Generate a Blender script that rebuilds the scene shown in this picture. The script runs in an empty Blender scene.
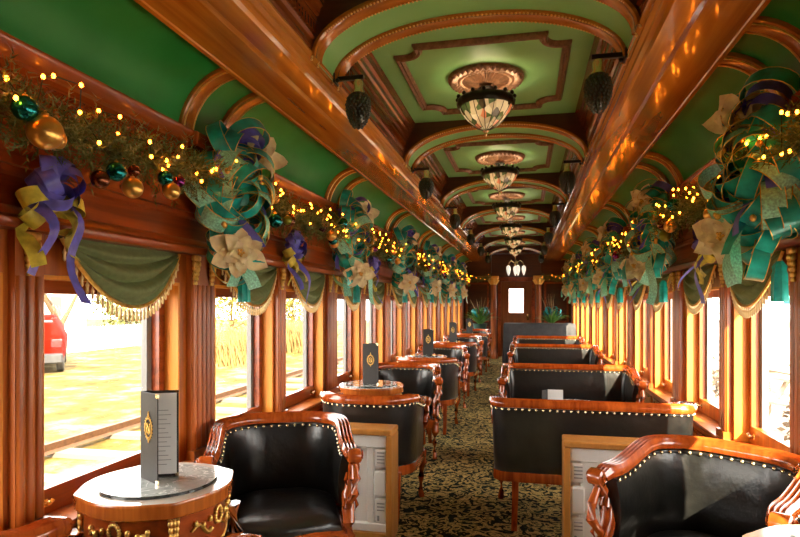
import bpy, bmesh, math, random
from math import sin, cos, pi, radians, sqrt, atan2
from mathutils import Vector as V, Matrix as M, Euler
random.seed(7)
SC = bpy.context.scene
COL = SC.collection
ORD = ['first', 'second', 'third', 'fourth', 'fifth', 'sixth', 'seventh', 'eighth', 'ninth', 'tenth', 'eleventh', 'twelfth', 'thirteenth', 'fourteenth', 'fifteenth', 'sixteenth', 'seventeenth', 'eighteenth', 'nineteenth', 'twentieth']
def nth(i):
    if i < 20: return ORD[i]
    tens = ['', '', 'twenty', 'thirty', 'forty', 'fifty', 'sixty', 'seventy'][(i + 1) // 10]
    o = (i + 1) % 10
    return (tens[:-1] + 'ieth') if o == 0 else tens + '-' + ORD[o - 1]
# ------------------------------------------------------------------ mesh builder
class MB:
    def __init__(s): s.v = []; s.f = []; s.m = []; s.mi = 0
    def add(s, vs, fs):
        b = len(s.v); s.v += [tuple(p) for p in vs]
        for f in fs: s.f.append([b + i for i in f]); s.m.append(s.mi)
    def box(s, c, d, rot=None, bev=0.0):
        x, y, z = d[0] / 2, d[1] / 2, d[2] / 2
        if bev <= 0:
            pts = [V((sx * x, sy * y, sz * z)) for sz in (-1, 1) for sx, sy in ((-1, -1), (1, -1), (1, 1), (-1, 1))]
            fs = [[3, 2, 1, 0], [4, 5, 6, 7], [0, 1, 5, 4], [1, 2, 6, 5], [2, 3, 7, 6], [3, 0, 4, 7]]
        else:
            b = min(bev, x * .9, y * .9, z * .9); pts = []; fs = []
            rings = [(-z, b), (-z + b, 0), (z - b, 0), (z, b)]
            for zz, i in rings:
                X, Y = x - i, y - i; k = b if i == 0 else b * .5
                pts += [V(p + (zz,)) for p in ((-X + k, -Y), (X - k, -Y), (X, -Y + k), (X, Y - k), (X - k, Y), (-X + k, Y), (-X, Y - k), (-X, -Y + k))]
            for r in range(3):
                for k in range(8): fs.append([r * 8 + k, r * 8 + (k + 1) % 8, r * 8 + 8 + (k + 1) % 8, r * 8 + 8 + k])
            fs.append(list(range(7, -1, -1))); fs.append(list(range(24, 32)))
        if rot: pts = [rot @ p for p in pts]
        s.add([p + V(c) for p in pts], fs); return s
    def bx(s, x0, x1, y0, y1, z0, z1, bev=0):
        return s.box(((x0 + x1) / 2, (y0 + y1) / 2, (z0 + z1) / 2), (abs(x1 - x0), abs(y1 - y0), abs(z1 - z0)), None, bev)
    def grid(s, rows, closeu=False, closev=False):
        n = len(rows); k = len(rows[0]); pts = [p for r in rows for p in r]; fs = []
        for i in range(n if closev else n - 1):
            for j in range(k if closeu else k - 1):
                fs.append([i * k + j, i * k + (j + 1) % k, ((i + 1) % n) * k + (j + 1) % k, ((i + 1) % n) * k + j])
        s.add(pts, fs); return s
    def tube(s, path, r, n=8, cap=True, flat=1.0, up=V((0, 0, 1))):
        path = [V(p) for p in path]; rows = []
        for i, p in enumerate(path):
            t = (path[min(i + 1, len(path) - 1)] - path[max(i - 1, 0)]).normalized()
            a = t.cross(up)
            if a.length < 1e-3: a = t.cross(V((0, 1, 0)))
            a.normalize(); b = a.cross(t)
            rr = r[i] if isinstance(r, (list, tuple)) else r
            rows.append([p + a * rr * cos(2 * pi * k / n) + b * rr * flat * sin(2 * pi * k / n) for k in range(n)])
        s.grid(rows, closeu=True)
        if cap:
            b0 = len(s.v) - len(path) * n
            s.f.append([b0 + k for k in range(n)]); s.m.append(s.mi)
            s.f.append([b0 + (len(path) - 1) * n + k for k in range(n - 1, -1, -1)]); s.m.append(s.mi)
        return s
    def sweep(s, path, prof, up=V((0, 0, 1)), closed=False, cap=True, sides=None, scale=None):
        path = [V(p) for p in path]; rows = []; L = len(path)
        for i, p in enumerate(path):
            if closed: t = path[(i + 1) % L] - path[i - 1]
            else: t = path[min(i + 1, L - 1)] - path[max(i - 1, 0)]
            t.normalize()
            a = V(sides[i]) if sides else t.cross(up).normalized()
            b = a.cross(t).normalized()
            if b.dot(up) < 0: b = -b
            sc = 1.0
            if closed and not sides:
                t1 = (path[i] - path[i - 1]).normalized(); sc = 1 / max(.35, abs(t1.dot(t)))
            k = scale[i] if scale else 1.0
            rows.append([p + a * q[0] * sc * k + b * q[1] * k for q in prof])
        s.grid(rows, closeu=True, closev=closed)
        if cap and not closed:
            n = len(prof); b0 = len(s.v) - L * n
            s.f.append([b0 + k for k in range(n)]); s.m.append(s.mi)
            s.f.append([b0 + (L - 1) * n + k for k in range(n - 1, -1, -1)]); s.m.append(s.mi)
        return s
    def exy(s, prof, y0, y1):          # (x, z) profile run along the car
        n = len(prof)
        s.add([(x, y0, z) for x, z in prof] + [(x, y1, z) for x, z in prof],
              [[k, (k + 1) % n, n + (k + 1) % n, n + k] for k in range(n)] + [list(range(n - 1, -1, -1)), list(range(n, 2 * n))])
        return s
    def lathe(s, prof, c=(0, 0, 0), n=24, mod=None, mat=None):
        rows = []
        for r, z in prof:
            row = []
            for k in range(n):
                a = 2 * pi * k / n; rr = r * (mod(a, r, z) if mod else 1)
                p = V((rr * cos(a), rr * sin(a), z)); row.append((mat @ p if mat else p) + V(c))
            rows.append(row)
        s.grid(rows, closeu=True); return s
    def ball(s, c, r, n=12, sq=1.0, m=8):
        return s.lathe([(r * max(.001, sin(pi * i / m)), -r * sq * cos(pi * i / m)) for i in range(m + 1)], c, n)
    def build(s, name, mat, parent=None, loc=None, smooth=40, recalc=True):
        me = bpy.data.meshes.new(name); me.from_pydata(s.v, [], s.f)
        mats = mat if isinstance(mat, (list, tuple)) else [mat]
        for m in mats: me.materials.append(m)
        if len(mats) > 1: me.polygons.foreach_set('material_index', s.m)
        if recalc:
            bm = bmesh.new(); bm.from_mesh(me); bmesh.ops.recalc_face_normals(bm, faces=bm.faces); bm.to_mesh(me); bm.free()
        if smooth:
            me.polygons.foreach_set('use_smooth', [True] * len(me.polygons)); me.set_sharp_from_angle(angle=radians(smooth))
        me.update()
        o = bpy.data.objects.new(name, me); COL.objects.link(o)
        if parent: o.parent = parent
        if loc: o.location = loc
        return o
def tag(o, label, cat, group=None, kind=None):
    if label: o['label'] = label
    if cat: o['category'] = cat
    if group: o['group'] = group
    if kind: o['kind'] = kind
    return o
def thing(name, label, cat, loc=(0, 0, 0), rz=0, group=None):
    o = bpy.data.objects.new(name, None); COL.objects.link(o); o.location = loc; o.rotation_euler = (0, 0, rz)
    o.empty_display_size = .1
    return tag(o, label, cat, group)
def struct(o): o['kind'] = 'structure'; return o
KIDS = {}
def copy_tree(o, label=None, loc=None, rz=None, parent=None):
    c = o.copy(); COL.objects.link(c)
    if parent: c.parent = parent
    if label: c['label'] = label
    if loc is not None: c.location = loc
    if rz is not None: c.rotation_euler = (0, 0, rz)
    for ch in list(o.children): copy_tree(ch, parent=c)
    return c
# ------------------------------------------------------------------ materials
class NT:
    def __init__(s, name):
        s.mat = bpy.data.materials.new(name); s.mat.use_nodes = True; s.t = s.mat.node_tree
        s.b = s.t.nodes['Principled BSDF']; s.out = s.t.nodes['Material Output']
    def n(s, typ, **kw):
        nd = s.t.nodes.new(typ)
        for k, v in kw.items():
            if k.startswith('i_'): nd.inputs[k[2:].replace('_', ' ')].default_value = v
            else: setattr(nd, k, v)
        return nd
    def l(s, a, b): s.t.links.new(a, b)
    def coord(s, scale=(1, 1, 1), kind='Object'):
        c = s.n('ShaderNodeTexCoord'); m = s.n('ShaderNodeMapping'); m.inputs['Scale'].default_value = scale
        s.l(c.outputs[kind], m.inputs['Vector']); return m.outputs['Vector']
    def ramp(s, fac, stops, interp='LINEAR'):
        r = s.n('ShaderNodeValToRGB'); r.color_ramp.interpolation = interp
        e = r.color_ramp.elements
        while len(e) < len(stops): e.new(0.5)
        for k, (p, c) in enumerate(stops): e[k].position = p; e[k].color = tuple(c) + (1,)
        s.l(fac, r.inputs['Fac']); return r.outputs['Color']
    def bump(s, h, strength=.3, dist=.01):
        b = s.n('ShaderNodeBump'); b.inputs['Strength'].default_value = strength; b.inputs['Distance'].default_value = dist
        s.l(h, b.inputs['Height']); s.l(b.outputs['Normal'], s.b.inputs['Normal'])
def setp(b, rough=.5, metal=0, coat=0, spec=.5, coatr=.1):
    b.inputs['Roughness'].default_value = rough; b.inputs['Metallic'].default_value = metal
    b.inputs['Coat Weight'].default_value = coat; b.inputs['Coat Roughness'].default_value = coatr
    b.inputs['Specular IOR Level'].default_value = spec
def plain(name, c, rough=.5, metal=0, coat=0, noise=0, nscale=30, bump=0):
    t = NT(name); setp(t.b, rough, metal, coat)
    t.b.inputs['Base Color'].default_value = tuple(c) + (1,)
    if noise or bump:
        nz = t.n('ShaderNodeTexNoise', i_Scale=nscale, i_Detail=3.0); t.l(t.coord(), nz.inputs['Vector'])
        if noise:
            lo = [x * (1 - noise) for x in c]; hi = [min(1, x * (1 + noise)) for x in c]
            t.l(t.ramp(nz.outputs['Fac'], [(.3, lo), (.7, hi)]), t.b.inputs['Base Color'])
        if bump: t.bump(nz.outputs['Fac'], bump)
    return t.mat
def wood(name, dark, light, axis=2, rough=.3, coat=.5, scale=1.0, bump=.05):
    t = NT(name); setp(t.b, rough, 0, coat, coatr=.08)
    sc = [26 * scale] * 3; sc[axis] = 1.6 * scale
    vec = t.coord(tuple(sc))
    a = t.n('ShaderNodeTexNoise', i_Scale=1.0, i_Detail=5.0, i_Distortion=.6); t.l(vec, a.inputs['Vector'])
    b = t.n('ShaderNodeTexNoise', i_Scale=.22, i_Detail=2.0); t.l(vec, b.inputs['Vector'])
    mx = t.n('ShaderNodeMath', operation='ADD'); mx.use_clamp = False
    h = t.n('ShaderNodeMath', operation='MULTIPLY'); h.inputs[1].default_value = .5
    t.l(a.outputs['Fac'], mx.inputs[0]); t.l(b.outputs['Fac'], mx.inputs[1]); t.l(mx.outputs[0], h.inputs[0])
    mid = [(x + y) / 2 for x, y in zip(dark, light)]
    t.l(t.ramp(h.outputs[0], [(.34, dark), (.5, mid), (.66, light)]), t.b.inputs['Base Color'])
    if bump: t.bump(a.outputs['Fac'], bump, .004)
    return t.mat
WD = wood('mahogany_panel', (.12, .014, .002), (.40, .075, .008), 1, .3, .22)
WV = wood('mahogany_upright', (.17, .026, .002), (.58, .155, .014), 2, .36, .18)
WJ = wood('jamb_wood_lit', (.56, .17, .012), (.86, .35, .03), 2, .55, .05)  # daylight on the jambs put into a brighter orange wood colour
WB = wood('beam_veneer', (.32, .095, .008), (.72, .29, .032), 1, .2, .8, .8)
WK = wood('dark_mahogany', (.040, .010, .004), (.10, .026, .008), 0, .35, .4)
WM = wood('moulding_wood', (.11, .024, .004), (.32, .08, .013), 1, .27, .4)
WA = wood('arch_band_wood', (.28, .08, .010), (.62, .22, .030), 0, .22, .8)
WC = wood('carved_chair_wood', (.20, .025, .004), (.54, .105, .014), 2, .2, .7, 1.4)
WT = wood('kingwood_veneer', (.22, .042, .007), (.52, .14, .02), 2, .22, .6, 1.8)
WO = wood('honey_oak_case', (.42, .16, .03), (.62, .27, .06), 2, .35, .3)
GOLD = plain('gilt', (.90, .55, .15), .34, .75, 0, .22, 60, .3)
BRASS = plain('brass', (.86, .70, .42), .25, .9)
BRONZE = plain('medallion_bronze', (.26, .135, .075), .4, .35, .2, .35, 40, .4)
LEATHER = None
def leather():
    t = NT('black_leather'); setp(t.b, .29, 0, .2, .6, .2)
    nz = t.n('ShaderNodeTexNoise', i_Scale=9.0, i_Detail=6.0, i_Distortion=.4); t.l(t.coord(), nz.inputs['Vector'])
    t.l(t.ramp(nz.outputs['Fac'], [(.3, (.005, .005, .005)), (.75, (.017, .017, .015))]), t.b.inputs['Base Color'])
    vo = t.n('ShaderNodeTexNoise', i_Scale=7.0, i_Detail=8.0, i_Roughness=.55); t.l(t.coord((1, 1, 1)), vo.inputs['Vector'])
    t.bump(vo.outputs['Fac'], .55, .014); return t.mat
LEATHER = leather()
def green(name, c1, c2):
    t = NT(name); setp(t.b, .46, 0, 0, .32, .35)
    nz = t.n('ShaderNodeTexNoise', i_Scale=3.0, i_Detail=4.0); t.l(t.coord(), nz.inputs['Vector'])
    t.l(t.ramp(nz.outputs['Fac'], [(.3, c1), (.7, c2)]), t.b.inputs['Base Color']); return t.mat
GREEN = green('ceiling_green', (.010, .215, .038), (.026, .28, .06))
GREEN_LIT = green('ceiling_green_lit', (.23, .54, .18), (.29, .60, .22))  # paler copy of the ceiling green; clerestory brightness put into the colour
FABRIC = plain('valance_velvet', (.17, .225, .095), .75, 0, 0, .15, 40)
def carpet():
    t = NT('leaf_carpet'); setp(t.b, .95, 0, 0, .1)
    v = t.coord((1, 1, 1))
    a = t.n('ShaderNodeTexNoise', i_Scale=13.0, i_Detail=1.0, i_Distortion=2.4); t.l(v, a.inputs['Vector'])
    c1 = t.ramp(a.outputs['Fac'], [(0, (.006, .011, .008)), (.46, (.032, .050, .022)), (.505, (.46, .32, .11)), (.59, (.20, .16, .055)), (.65, (.55, .40, .15))], 'CONSTANT')
    b = t.n('ShaderNodeTexNoise', i_Scale=220.0, i_Detail=1.0); t.l(v, b.inputs['Vector'])
    t.l(c1, t.b.inputs['Base Color']); t.bump(b.outputs['Fac'], .5, .004); return t.mat
CARPET = carpet()
def marble():
    t = NT('marble_window_sheen'); setp(t.b, .08, 0, .6, .6, .03)  # veined stone, its grey lightened to carry the window reflection
    v = t.coord((1, 1, 1))
    a = t.n('ShaderNodeTexNoise', i_Scale=5.0, i_Detail=7.0, i_Distortion=1.6); t.l(v, a.inputs['Vector'])
    t.l(t.ramp(a.outputs['Fac'], [(.40, (.24, .26, .25)), (.49, (.38, .40, .38)), (.50, (.75, .76, .72)), (.512, (.30, .32, .305)), (.6, (.40, .43, .41)), (.8, (.24, .26, .25))]), t.b.inputs['Base Color']); return t.mat
MARBLE = marble()
SKY_SHEEN = plain('border_sky_sheen', (.55, .48, .40), .12, 0, .8)  # sky reflection on the veneer border painted as a pale colour
def emis(name, c, s):
    t = NT(name); t.b.inputs['Base Color'].default_value = tuple(c) + (1,)
    t.b.inputs['Emission Color'].default_value = tuple(c) + (1,); t.b.inputs['Emission Strength'].default_value = s
    return t.mat
BULB = emis('warm_bulb', (1.0, .20, .009), 30)
def glass():
    t = NT('window_glass'); tr = t.n('ShaderNodeBsdfTransparent'); gl = t.n('ShaderNodeBsdfGlossy'); gl.inputs['Roughness'].default_value = .01
    mx = t.n('ShaderNodeMixShader'); mx.inputs[0].default_value = .012
    t.l(tr.outputs[0], mx.inputs[1]); t.l(gl.outputs[0], mx.inputs[2]); t.l(mx.outputs[0], t.out.inputs['Surface']); return t.mat
GLASS = glass()
STORM = plain('storm_sash_grey', (.17, .165, .155), .5)
WHITEP = plain('white_plastic', (.88, .87, .83), .4)
GREYP = plain('grey_plastic', (.35, .35, .34), .5)
BLACKM = plain('black_metal', (.012, .011, .010), .4, .5)
COVER = plain('black_folder_cover', (.016, .013, .011), .6, 0, 0, .2, 80)
PAGE = plain('menu_page', (.78, .77, .74), .5)
INK = plain('menu_ink', (.30, .29, .28), .6)
TEAL = plain('teal_ribbon', (.012, .42, .40), .30, .1, .3, .45, 18)
MINT = plain('mint_mesh_ribbon', (.30, .78, .60), .45, 0, .1, .35, 120)
PURP = plain('purple_ribbon', (.13, .13, .66), .38, 0, .2, .3, 20)
LIME = plain('lime_gold_ribbon', (.68, .62, .09), .4, .1, 0, .35, 22)
CHAMP = plain('champagne_petal', (.95, .78, .50), .5, 0, 0, .2, 25)
def needle_mat():
    t = NT('fir_needles'); setp(t.b, .6)
    nz = t.n('ShaderNodeTexNoise', i_Scale=14.0, i_Detail=2.0); t.l(t.coord(), nz.inputs['Vector'])
    t.l(t.ramp(nz.outputs['Fac'], [(.3, (.035, .085, .028)), (.55, (.12, .19, .060)), (.75, (.30, .27, .10))]), t.b.inputs['Base Color']); return t.mat
FIR = needle_mat()
BG = {'gold': plain('bauble_gold', (.80, .50, .14), .28, .9), 'teal': plain('bauble_teal', (.01, .22, .24), .15, .8),
      'purple': plain('bauble_purple', (.22, .03, .20), .2, .8), 'bronze': plain('bauble_bronze', (.18, .06, .03), .2, .8),
      'green': plain('bauble_green', (.22, .26, .03), .35, .6)}
WHITEW = plain('white_paint', (.82, .81, .78), .6)
# ------------------------------------------------------------------ layout numbers
W = 1.40                    # half width
A0, P = 2.70, 2.05          # first arch / pilaster, bay length
MU = .985                   # mullion offset inside a bay
YB, YE = -3.0, 15.7         # back wall, end wall
ZS, ZW0, ZW1 = .65, .745, 1.53
ZF, ZC0, ZC = 1.67, 2.08, 2.255
ZB, ZFA, ZT = 2.50, 2.56, 2.87
KS = range(-3, 7)           # bays: arch k at A0 + P k
def AY(k): return A0 + P * k
# ------------------------------------------------------------------ room shell
struct(MB().bx(-W - .2, W + .2, YB - .2, YE + .2, -.1, 0).build('floor', CARPET, smooth=0))
opens = []
for k in range(-3, 7):
    a, m, b = AY(k), AY(k) + MU, AY(k + 1)
    if k < 6:
        opens.append((a + .16, m - .075)); opens.append((m + .075, b - .16))
opens = [o for o in opens if o[0] > -.7 and o[1] < YE - .6]  # unseen windows behind the camera left out to darken the interior
TN = [0]
def trim(mb, mat, smooth=40, parent=None):
    TN[0] += 1
    return struct(mb.build('trim_%d' % TN[0], mat, parent, smooth=smooth))
wn = 0
LATCH = []
for s, side in ((-1, 'left'), (1, 'right')):
    w = MB(); x0, x1 = s * W, s * (W + .15)
    w.bx(x0, x1, YB, YE, 0, ZS); w.bx(x0, x1, YB, YE, ZW1, 2.6)
    edges = [YB] + [e for o in opens for e in o] + [YE]
    for i in range(0, len(edges), 2): w.bx(x0, x1, edges[i], edges[i + 1], ZS, ZW1)
    struct(w.build('wall_' + side, WV, smooth=0))
    # jamb linings inside each opening, sash, pane
    for (y0, y1) in opens:
        wn += 1
        fr = bpy.data.objects.new('window_%d' % wn, None); COL.objects.link(fr); fr.location = (s * (W + .09), (y0 + y1) / 2, ZS); struct(fr)
        h = (y1 - y0) / 2; t = MB()
        for q in (-1, 1): t.bx(-.09 * s, .055 * s, q * (h - .014), q * (h - .001), 0.001, ZW1 - ZS - .001)
        t.bx(-.09 * s, .055 * s, -h + .014, h - .014, ZW1 - ZS - .016, ZW1 - ZS - .001)
        t.build('jamb_lining', WJ, fr, smooth=0)
        t = MB(); H = ZW1 - ZS - .016; g = h - .0145
        for q in (-1, 1): t.bx(-.016, .016, q * g, q * (g - .042), .002, H)
        t.bx(-.016, .016, -g + .042, g - .042, .002, ZW0 - ZS); t.bx(-.016, .016, -g + .042, g - .042, H - .05, H)
        for q in (-1, 1): t.bx(-.020 * 1, .020, q * (g - .042), q * (g - .050), ZW0 - ZS, H - .05)
        t.build('sash_frame', WD if s < 0 else WV, fr, smooth=0)
        MB().bx(-.003, .003, -g + .05, g - .05, ZW0 - ZS, H - .05).build('pane', GLASS, fr, smooth=0)
        t = MB()
        for q in (-1, 1): t.bx(s * .022, s * .052, q * (g - .0), q * (g - .085), .02, H)
        t.bx(s * .022, s * .052, -g + .085, g - .085, .02, ZW0 - ZS - .02)
        t.build('storm_frame', STORM, fr, smooth=0)
        for q in (-1, 1):
            l = MB(); yy = q * (g - .075); l.bx(-s * .016, -s * .021, yy - .014, yy + .014, .03, .06, .003); l.tube([(-s * .021, yy, .045), (-s * .04, yy, .045), (-s * .044, yy + .012, .062)], [.007, .006, .009], 6); l.ball((-s * .038, yy, .048), .010, 8)
            l.build('sash_lift', BRASS, fr)
    # sill ledge, wainscot panels, frieze, cornice
    trim(MB().exy([(s * (W + .07), ZS + .001), (s * (W - .06), ZS + .001), (s * (W - .065), ZS - .012), (s * (W - .05), ZS - .03), (s * (W - .02), ZS - .045), (s * W, ZS - .05), (s * W, ZS - .02), (s * (W + .07), ZS - .02)], YB, YE - .5), WV)
    t = MB()
    for k in range(-2, 7):
        for y0, y1 in ((AY(k) + .14, AY(k) + MU - .06), (AY(k) + MU + .06, AY(k + 1) - .14)):
            if y1 > YE - .6: continue
            pr = [(0, 0), (.018, 0), (.012, .02), (0, .028)]
            for za, zb in ((.14, .56),):
                t.bx(s * (W - .012), s * W, y0, y1, za, za + .025); t.bx(s * (W - .012), s * W, y0, y1, zb - .025, zb)
                t.bx(s * (W - .012), s * W, y0, y0 + .025, za + .025, zb - .025); t.bx(s * (W - .012), s * W, y1 - .025, y1, za + .025, zb - .025)
    trim(t, WM, 0)
    bb = MB().exy([(s * W, 0.001), (s * (W - .025), 0.001), (s * (W - .025), .09), (s * (W - .012), .11), (s * W, .11)], YB, YE - .5).build('baseboard_' + side, WK); struct(bb)
    fx = W - .035
    trim(MB().exy([(s * W, ZF), (s * (W - .075), ZF), (s * (W - .085), ZF + .012), (s * (W - .085), ZF + .03), (s * (W - .06), ZF + .045), (s * (W - .055), ZF + .06), (s * fx, ZF + .075), (s * fx, ZF + .17), (s * (fx - .012), ZF + .18), (s * (fx - .012), ZF + .20), (s * fx, ZF + .21), (s * fx, ZC0), (s * W, ZC0)], YB, YE - .5), WD)
    trim(MB().exy([(s * W, ZC0), (s * (fx - .012), ZC0), (s * (fx - .02), ZC0 + .015), (s * (fx - .02), ZC0 + .03), (s * (fx - .008), ZC0 + .04), (s * (fx - .015), ZC0 + .095), (s * (fx - .04), ZC0 + .105), (s * (fx - .04), ZC0 + .12), (s * (fx - .05), ZC0 + .13), (s * (fx - .065), ZC0 + .155), (s * (fx - .072), ZC0 + .165), (s * (fx - .072), ZC - .002), (s * W, ZC - .002)], YB, YE - .5), WM)
    # carved leaf band on the cornice
    t = MB(); y = .9
    while y < 9:
        for q in (-1, 1):
            t.tube([(s * (fx - .012), y, ZC0 + .068), (s * (fx - .019), y + .022, ZC0 + .068 + q * .012), (s * (fx - .015), y + .040, ZC0 + .068 + q * .019)], [.004, .007, .002], 5)
        y += .034
    trim(t, WM)
# pilasters / mullions with carved gilt capitals
def pilaster(s, y, hw, ribs, name):
    t = MB(); xb = s * W; d = .045
    t.bx(xb, xb - s * .028, y - hw, y + hw, ZS + .001, ZF - .001)
    for k in range(ribs):
        yy = y - hw + (k + .5) * 2 * hw / ribs
        r = hw / ribs * .82
        pts = [(xb - s * (.027 + r * .9 * sin(pi * i / 6)), yy - r * cos(pi * i / 6)) for i in range(7)]
        z0, z1 = ZS + .05, ZF - .15
        t.add([(p[0], p[1], z0) for p in pts] + [(p[0], p[1], z1) for p in pts], [[i, i + 1, 8 + i, 7 + i] for i in range(6)] + [list(range(7)), list(range(13, 6, -1))])
    t.bx(xb, xb - s * .05, y - hw - .008, y + hw + .008, ZS + .001, ZS + .045)
    o = trim(t, WV, 35)
    c = MB()
    for q in ((-1, 1) if hw > .07 else (0,)):
        yc = y + q * (hw - .028)
        c.bx(xb - s * .028, xb - s * .05, yc - .03, yc + .03, ZF - .03, ZF - .002, .004)
        for r_ in range(5):
            zz = ZF - .045 - r_ * .024; wd = .032 - r_ * .004
            for u in (-1, 0, 1): c.ball((xb - s * (.040 - .002 * r_), yc + u * wd * .62, zz), wd * .36 + .002, 6, 1.4, 5)
    trim(c, GOLD, 60, o)
    if hw > .07:
        c = MB()
        for r_ in range(7):
            zz = ZC0 - .01 - r_ * .024
            for u in (-1, 0, 1): c.ball((s * (W - .042), y + u * .03 - .05 , zz), .016 - r_ * .001, 6, 1.3, 5)
        trim(c, GOLD, 60, o)
        trim(MB().bx(s * (W - .025), s * (W - .125), y - .21, y + .21, ZC0 + .10, ZC - .0035, .006), WM, 0, o)
for s in (-1, 1):
    for k in range(-2, 7):
        pilaster(s, AY(k), .105, 5, 'p')
        if k < 6: pilaster(s, AY(k) + MU, .058, 3, 'm')
# ------------------------------------------------------------------ ceiling
def side_curve(t):          # t 0 wall .. 1 beam
    a = t * pi / 2
    return (1.085 + (W - .02 - 1.085) * cos(a), ZC - .03 + (ZB + .045 - ZC + .03) * sin(a))
for s, side in ((-1, 'left'), (1, 'right')):
    rows = []
    for j in range(13):
        x, z = side_curve(j / 12); rows.append([(s * x, YB, z), (s * x, YE, z)])
    for j in range(12, -1, -1):
        x, z = side_curve(j / 12); rows.append([(s * (x + .02), YB, z + .04), (s * (x + .02), YE, z + .04)])
    m = MB(); m.grid(rows, closev=True); o = struct(m.build('ceiling_' + side, GREEN))
    for k in range(-2, 7):
        for q in (-1, 1):
            for wdt, dd, mt in ((.10, .026, WA),):
                yc = AY(k) + q * .165; t = MB(); rows = []
                for j in range(13):
                    x, z = side_curve(j / 12); a = (j / 12) * pi / 2; nx, nz = -cos(a), -sin(a)
                    sec = [(-wdt / 2, -.004), (-wdt / 2, dd * .7), (-wdt * .38, dd), (-wdt * .3, dd * .8), (wdt * .3, dd * .8), (wdt * .38, dd), (wdt / 2, dd * .7), (wdt / 2, -.004)]
                    rows.append([(s * (x + nx * d), yc + u, z + nz * d) for u, d in sec])
                t.grid(rows, closeu=True); tr = trim(t, WA)
                g = MB()
                for u in (-.038, .038):
                    pts = []
                    for j in range(19):
                        x, z = side_curve(j / 18); a = (j / 18) * pi / 2
                        pts.append((s * (x - cos(a) * dd), yc + u, z - sin(a) * dd))
                    g.tube(pts, .0045, 5)
                trim(g, GOLD, 60, tr)
    # beam
    bx_ = [(.773, ZB + .012), (.865, ZB + .012), (.88, ZB), (1.07, ZB), (1.075, ZB - .006), (1.095, ZB - .006), (1.10, ZB + .01), (1.095, ZB + .03), (1.085, ZB + .05), (1.085, ZB + .12), (.80, ZB + .30),
           (.715, ZB + .09), (.706, ZB + .086), (.700, ZB + .076), (.700, ZB + .066), (.708, ZB + .058), (.718, ZB + .055), (.720, ZB + .046), (.738, ZB + .040), (.742, ZB + .030), (.762, ZB + .026), (.768, ZB + .018)]
    trim(MB().exy([(s * x, z) for x, z in bx_], YB, 15.05), WB, 30)
# clerestory flat ceiling
struct(MB().bx(-.80, .80, YB, 15.2, ZT, ZT + .05).build('ceiling', GREEN_LIT, smooth=0))
def arch(k):
    y = AY(k); yh = .195; n = 32
    def zc(x): return ZFA + (ZT - .035 - ZFA) * max(0, 1 - (abs(x) / .706) ** 2.15) ** .5
    xs = [-.706 * cos(pi * i / n) for i in range(n + 1)]
    body = MB()
    lo = [(x, zc(x)) for x in xs]
    body.exy(lo + [(.706, ZT - .001), (-.706, ZT - .001)], y - yh + .004, y + yh - .004)
    o = trim(body, WK, 30)
    sf = MB(); sf.grid([[(x, y - .10, zc(x) - .004), (x, y + .10, zc(x) - .004)] for x in xs]); sf.grid([[(x, y - .10, zc(x) - .001), (x, y + .10, zc(x) - .001)] for x in xs])
    trim(sf, GREEN_LIT, 40, o)
    for q in (-1, 1):
        yc = y + q * .15; b = MB(); g = MB(); rows = []
        for i, x in enumerate(xs):
            dx = xs[min(i + 1, n)] - xs[max(i - 1, 0)]; dz = zc(xs[min(i + 1, n)]) - zc(xs[max(i - 1, 0)])
            L = sqrt(dx * dx + dz * dz); nx, nz = dz / L, -dx / L
            sec = [(-.05, .0), (-.05, .014), (-.04, .02), (-.03, .014), (.03, .014), (.04, .02), (.05, .014), (.05, 0)]
            rows.append([(x + nx * d, yc + u, zc(x) + nz * d) for u, d in sec])
        b.grid(rows, closeu=True); trim(b, WA, 40, o)
        # gilt rope beads along both edges
        acc = []
        for i in range(220):
            a = pi * (i + .5) / 220; x = -.706 * cos(a); acc.append((x, zc(x)))
        run = [acc[0]]; last = acc[0]
        for p in acc:
            if math.hypot(p[0] - last[0], p[1] - last[1]) > (.011 if k < 3 else .03): run.append(p); last = p
        for u in (-.042, .042):
            if k < 3:
                for x, z in run: g.ball((x, yc + u, z - .018), .0062, 6, 1, 4)
            else: g.tube([(x, yc + u, z - .017) for x, z in run], .005, 4)
        trim(g, GOLD, 60, o)
for k in range(-2, 7): arch(k)
# raking crown with dentils between beam and flat ceiling
for s in (-1, 1):
    pts = [(.80, ZFA + .02), (.716, ZFA + .02), (.712, ZFA + .04), (.704, ZFA + .045), (.702, ZFA + .075), (.69, ZFA + .085), (.70, ZFA + .10), (.70, ZFA + .145), (.684, ZFA + .15), (.682, ZFA + .18), (.668, ZFA + .185), (.664, ZFA + .215), (.652, ZFA + .225), (.648, ZFA + .25), (.632, ZFA + .262), (.622, ZT - .014), (.614, ZT - .001), (.80, ZT - .001)]
    trim(MB().exy([(s * x, z) for x, z in pts], YB, 15.04), WM, 25)
    d = MB(); y = .5
    while y < 15:
        d.bx(s * .705, s * .686, y, y + .018, ZFA + .104, ZFA + .142); y += .034
    trim(d, WM, 0)
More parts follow.
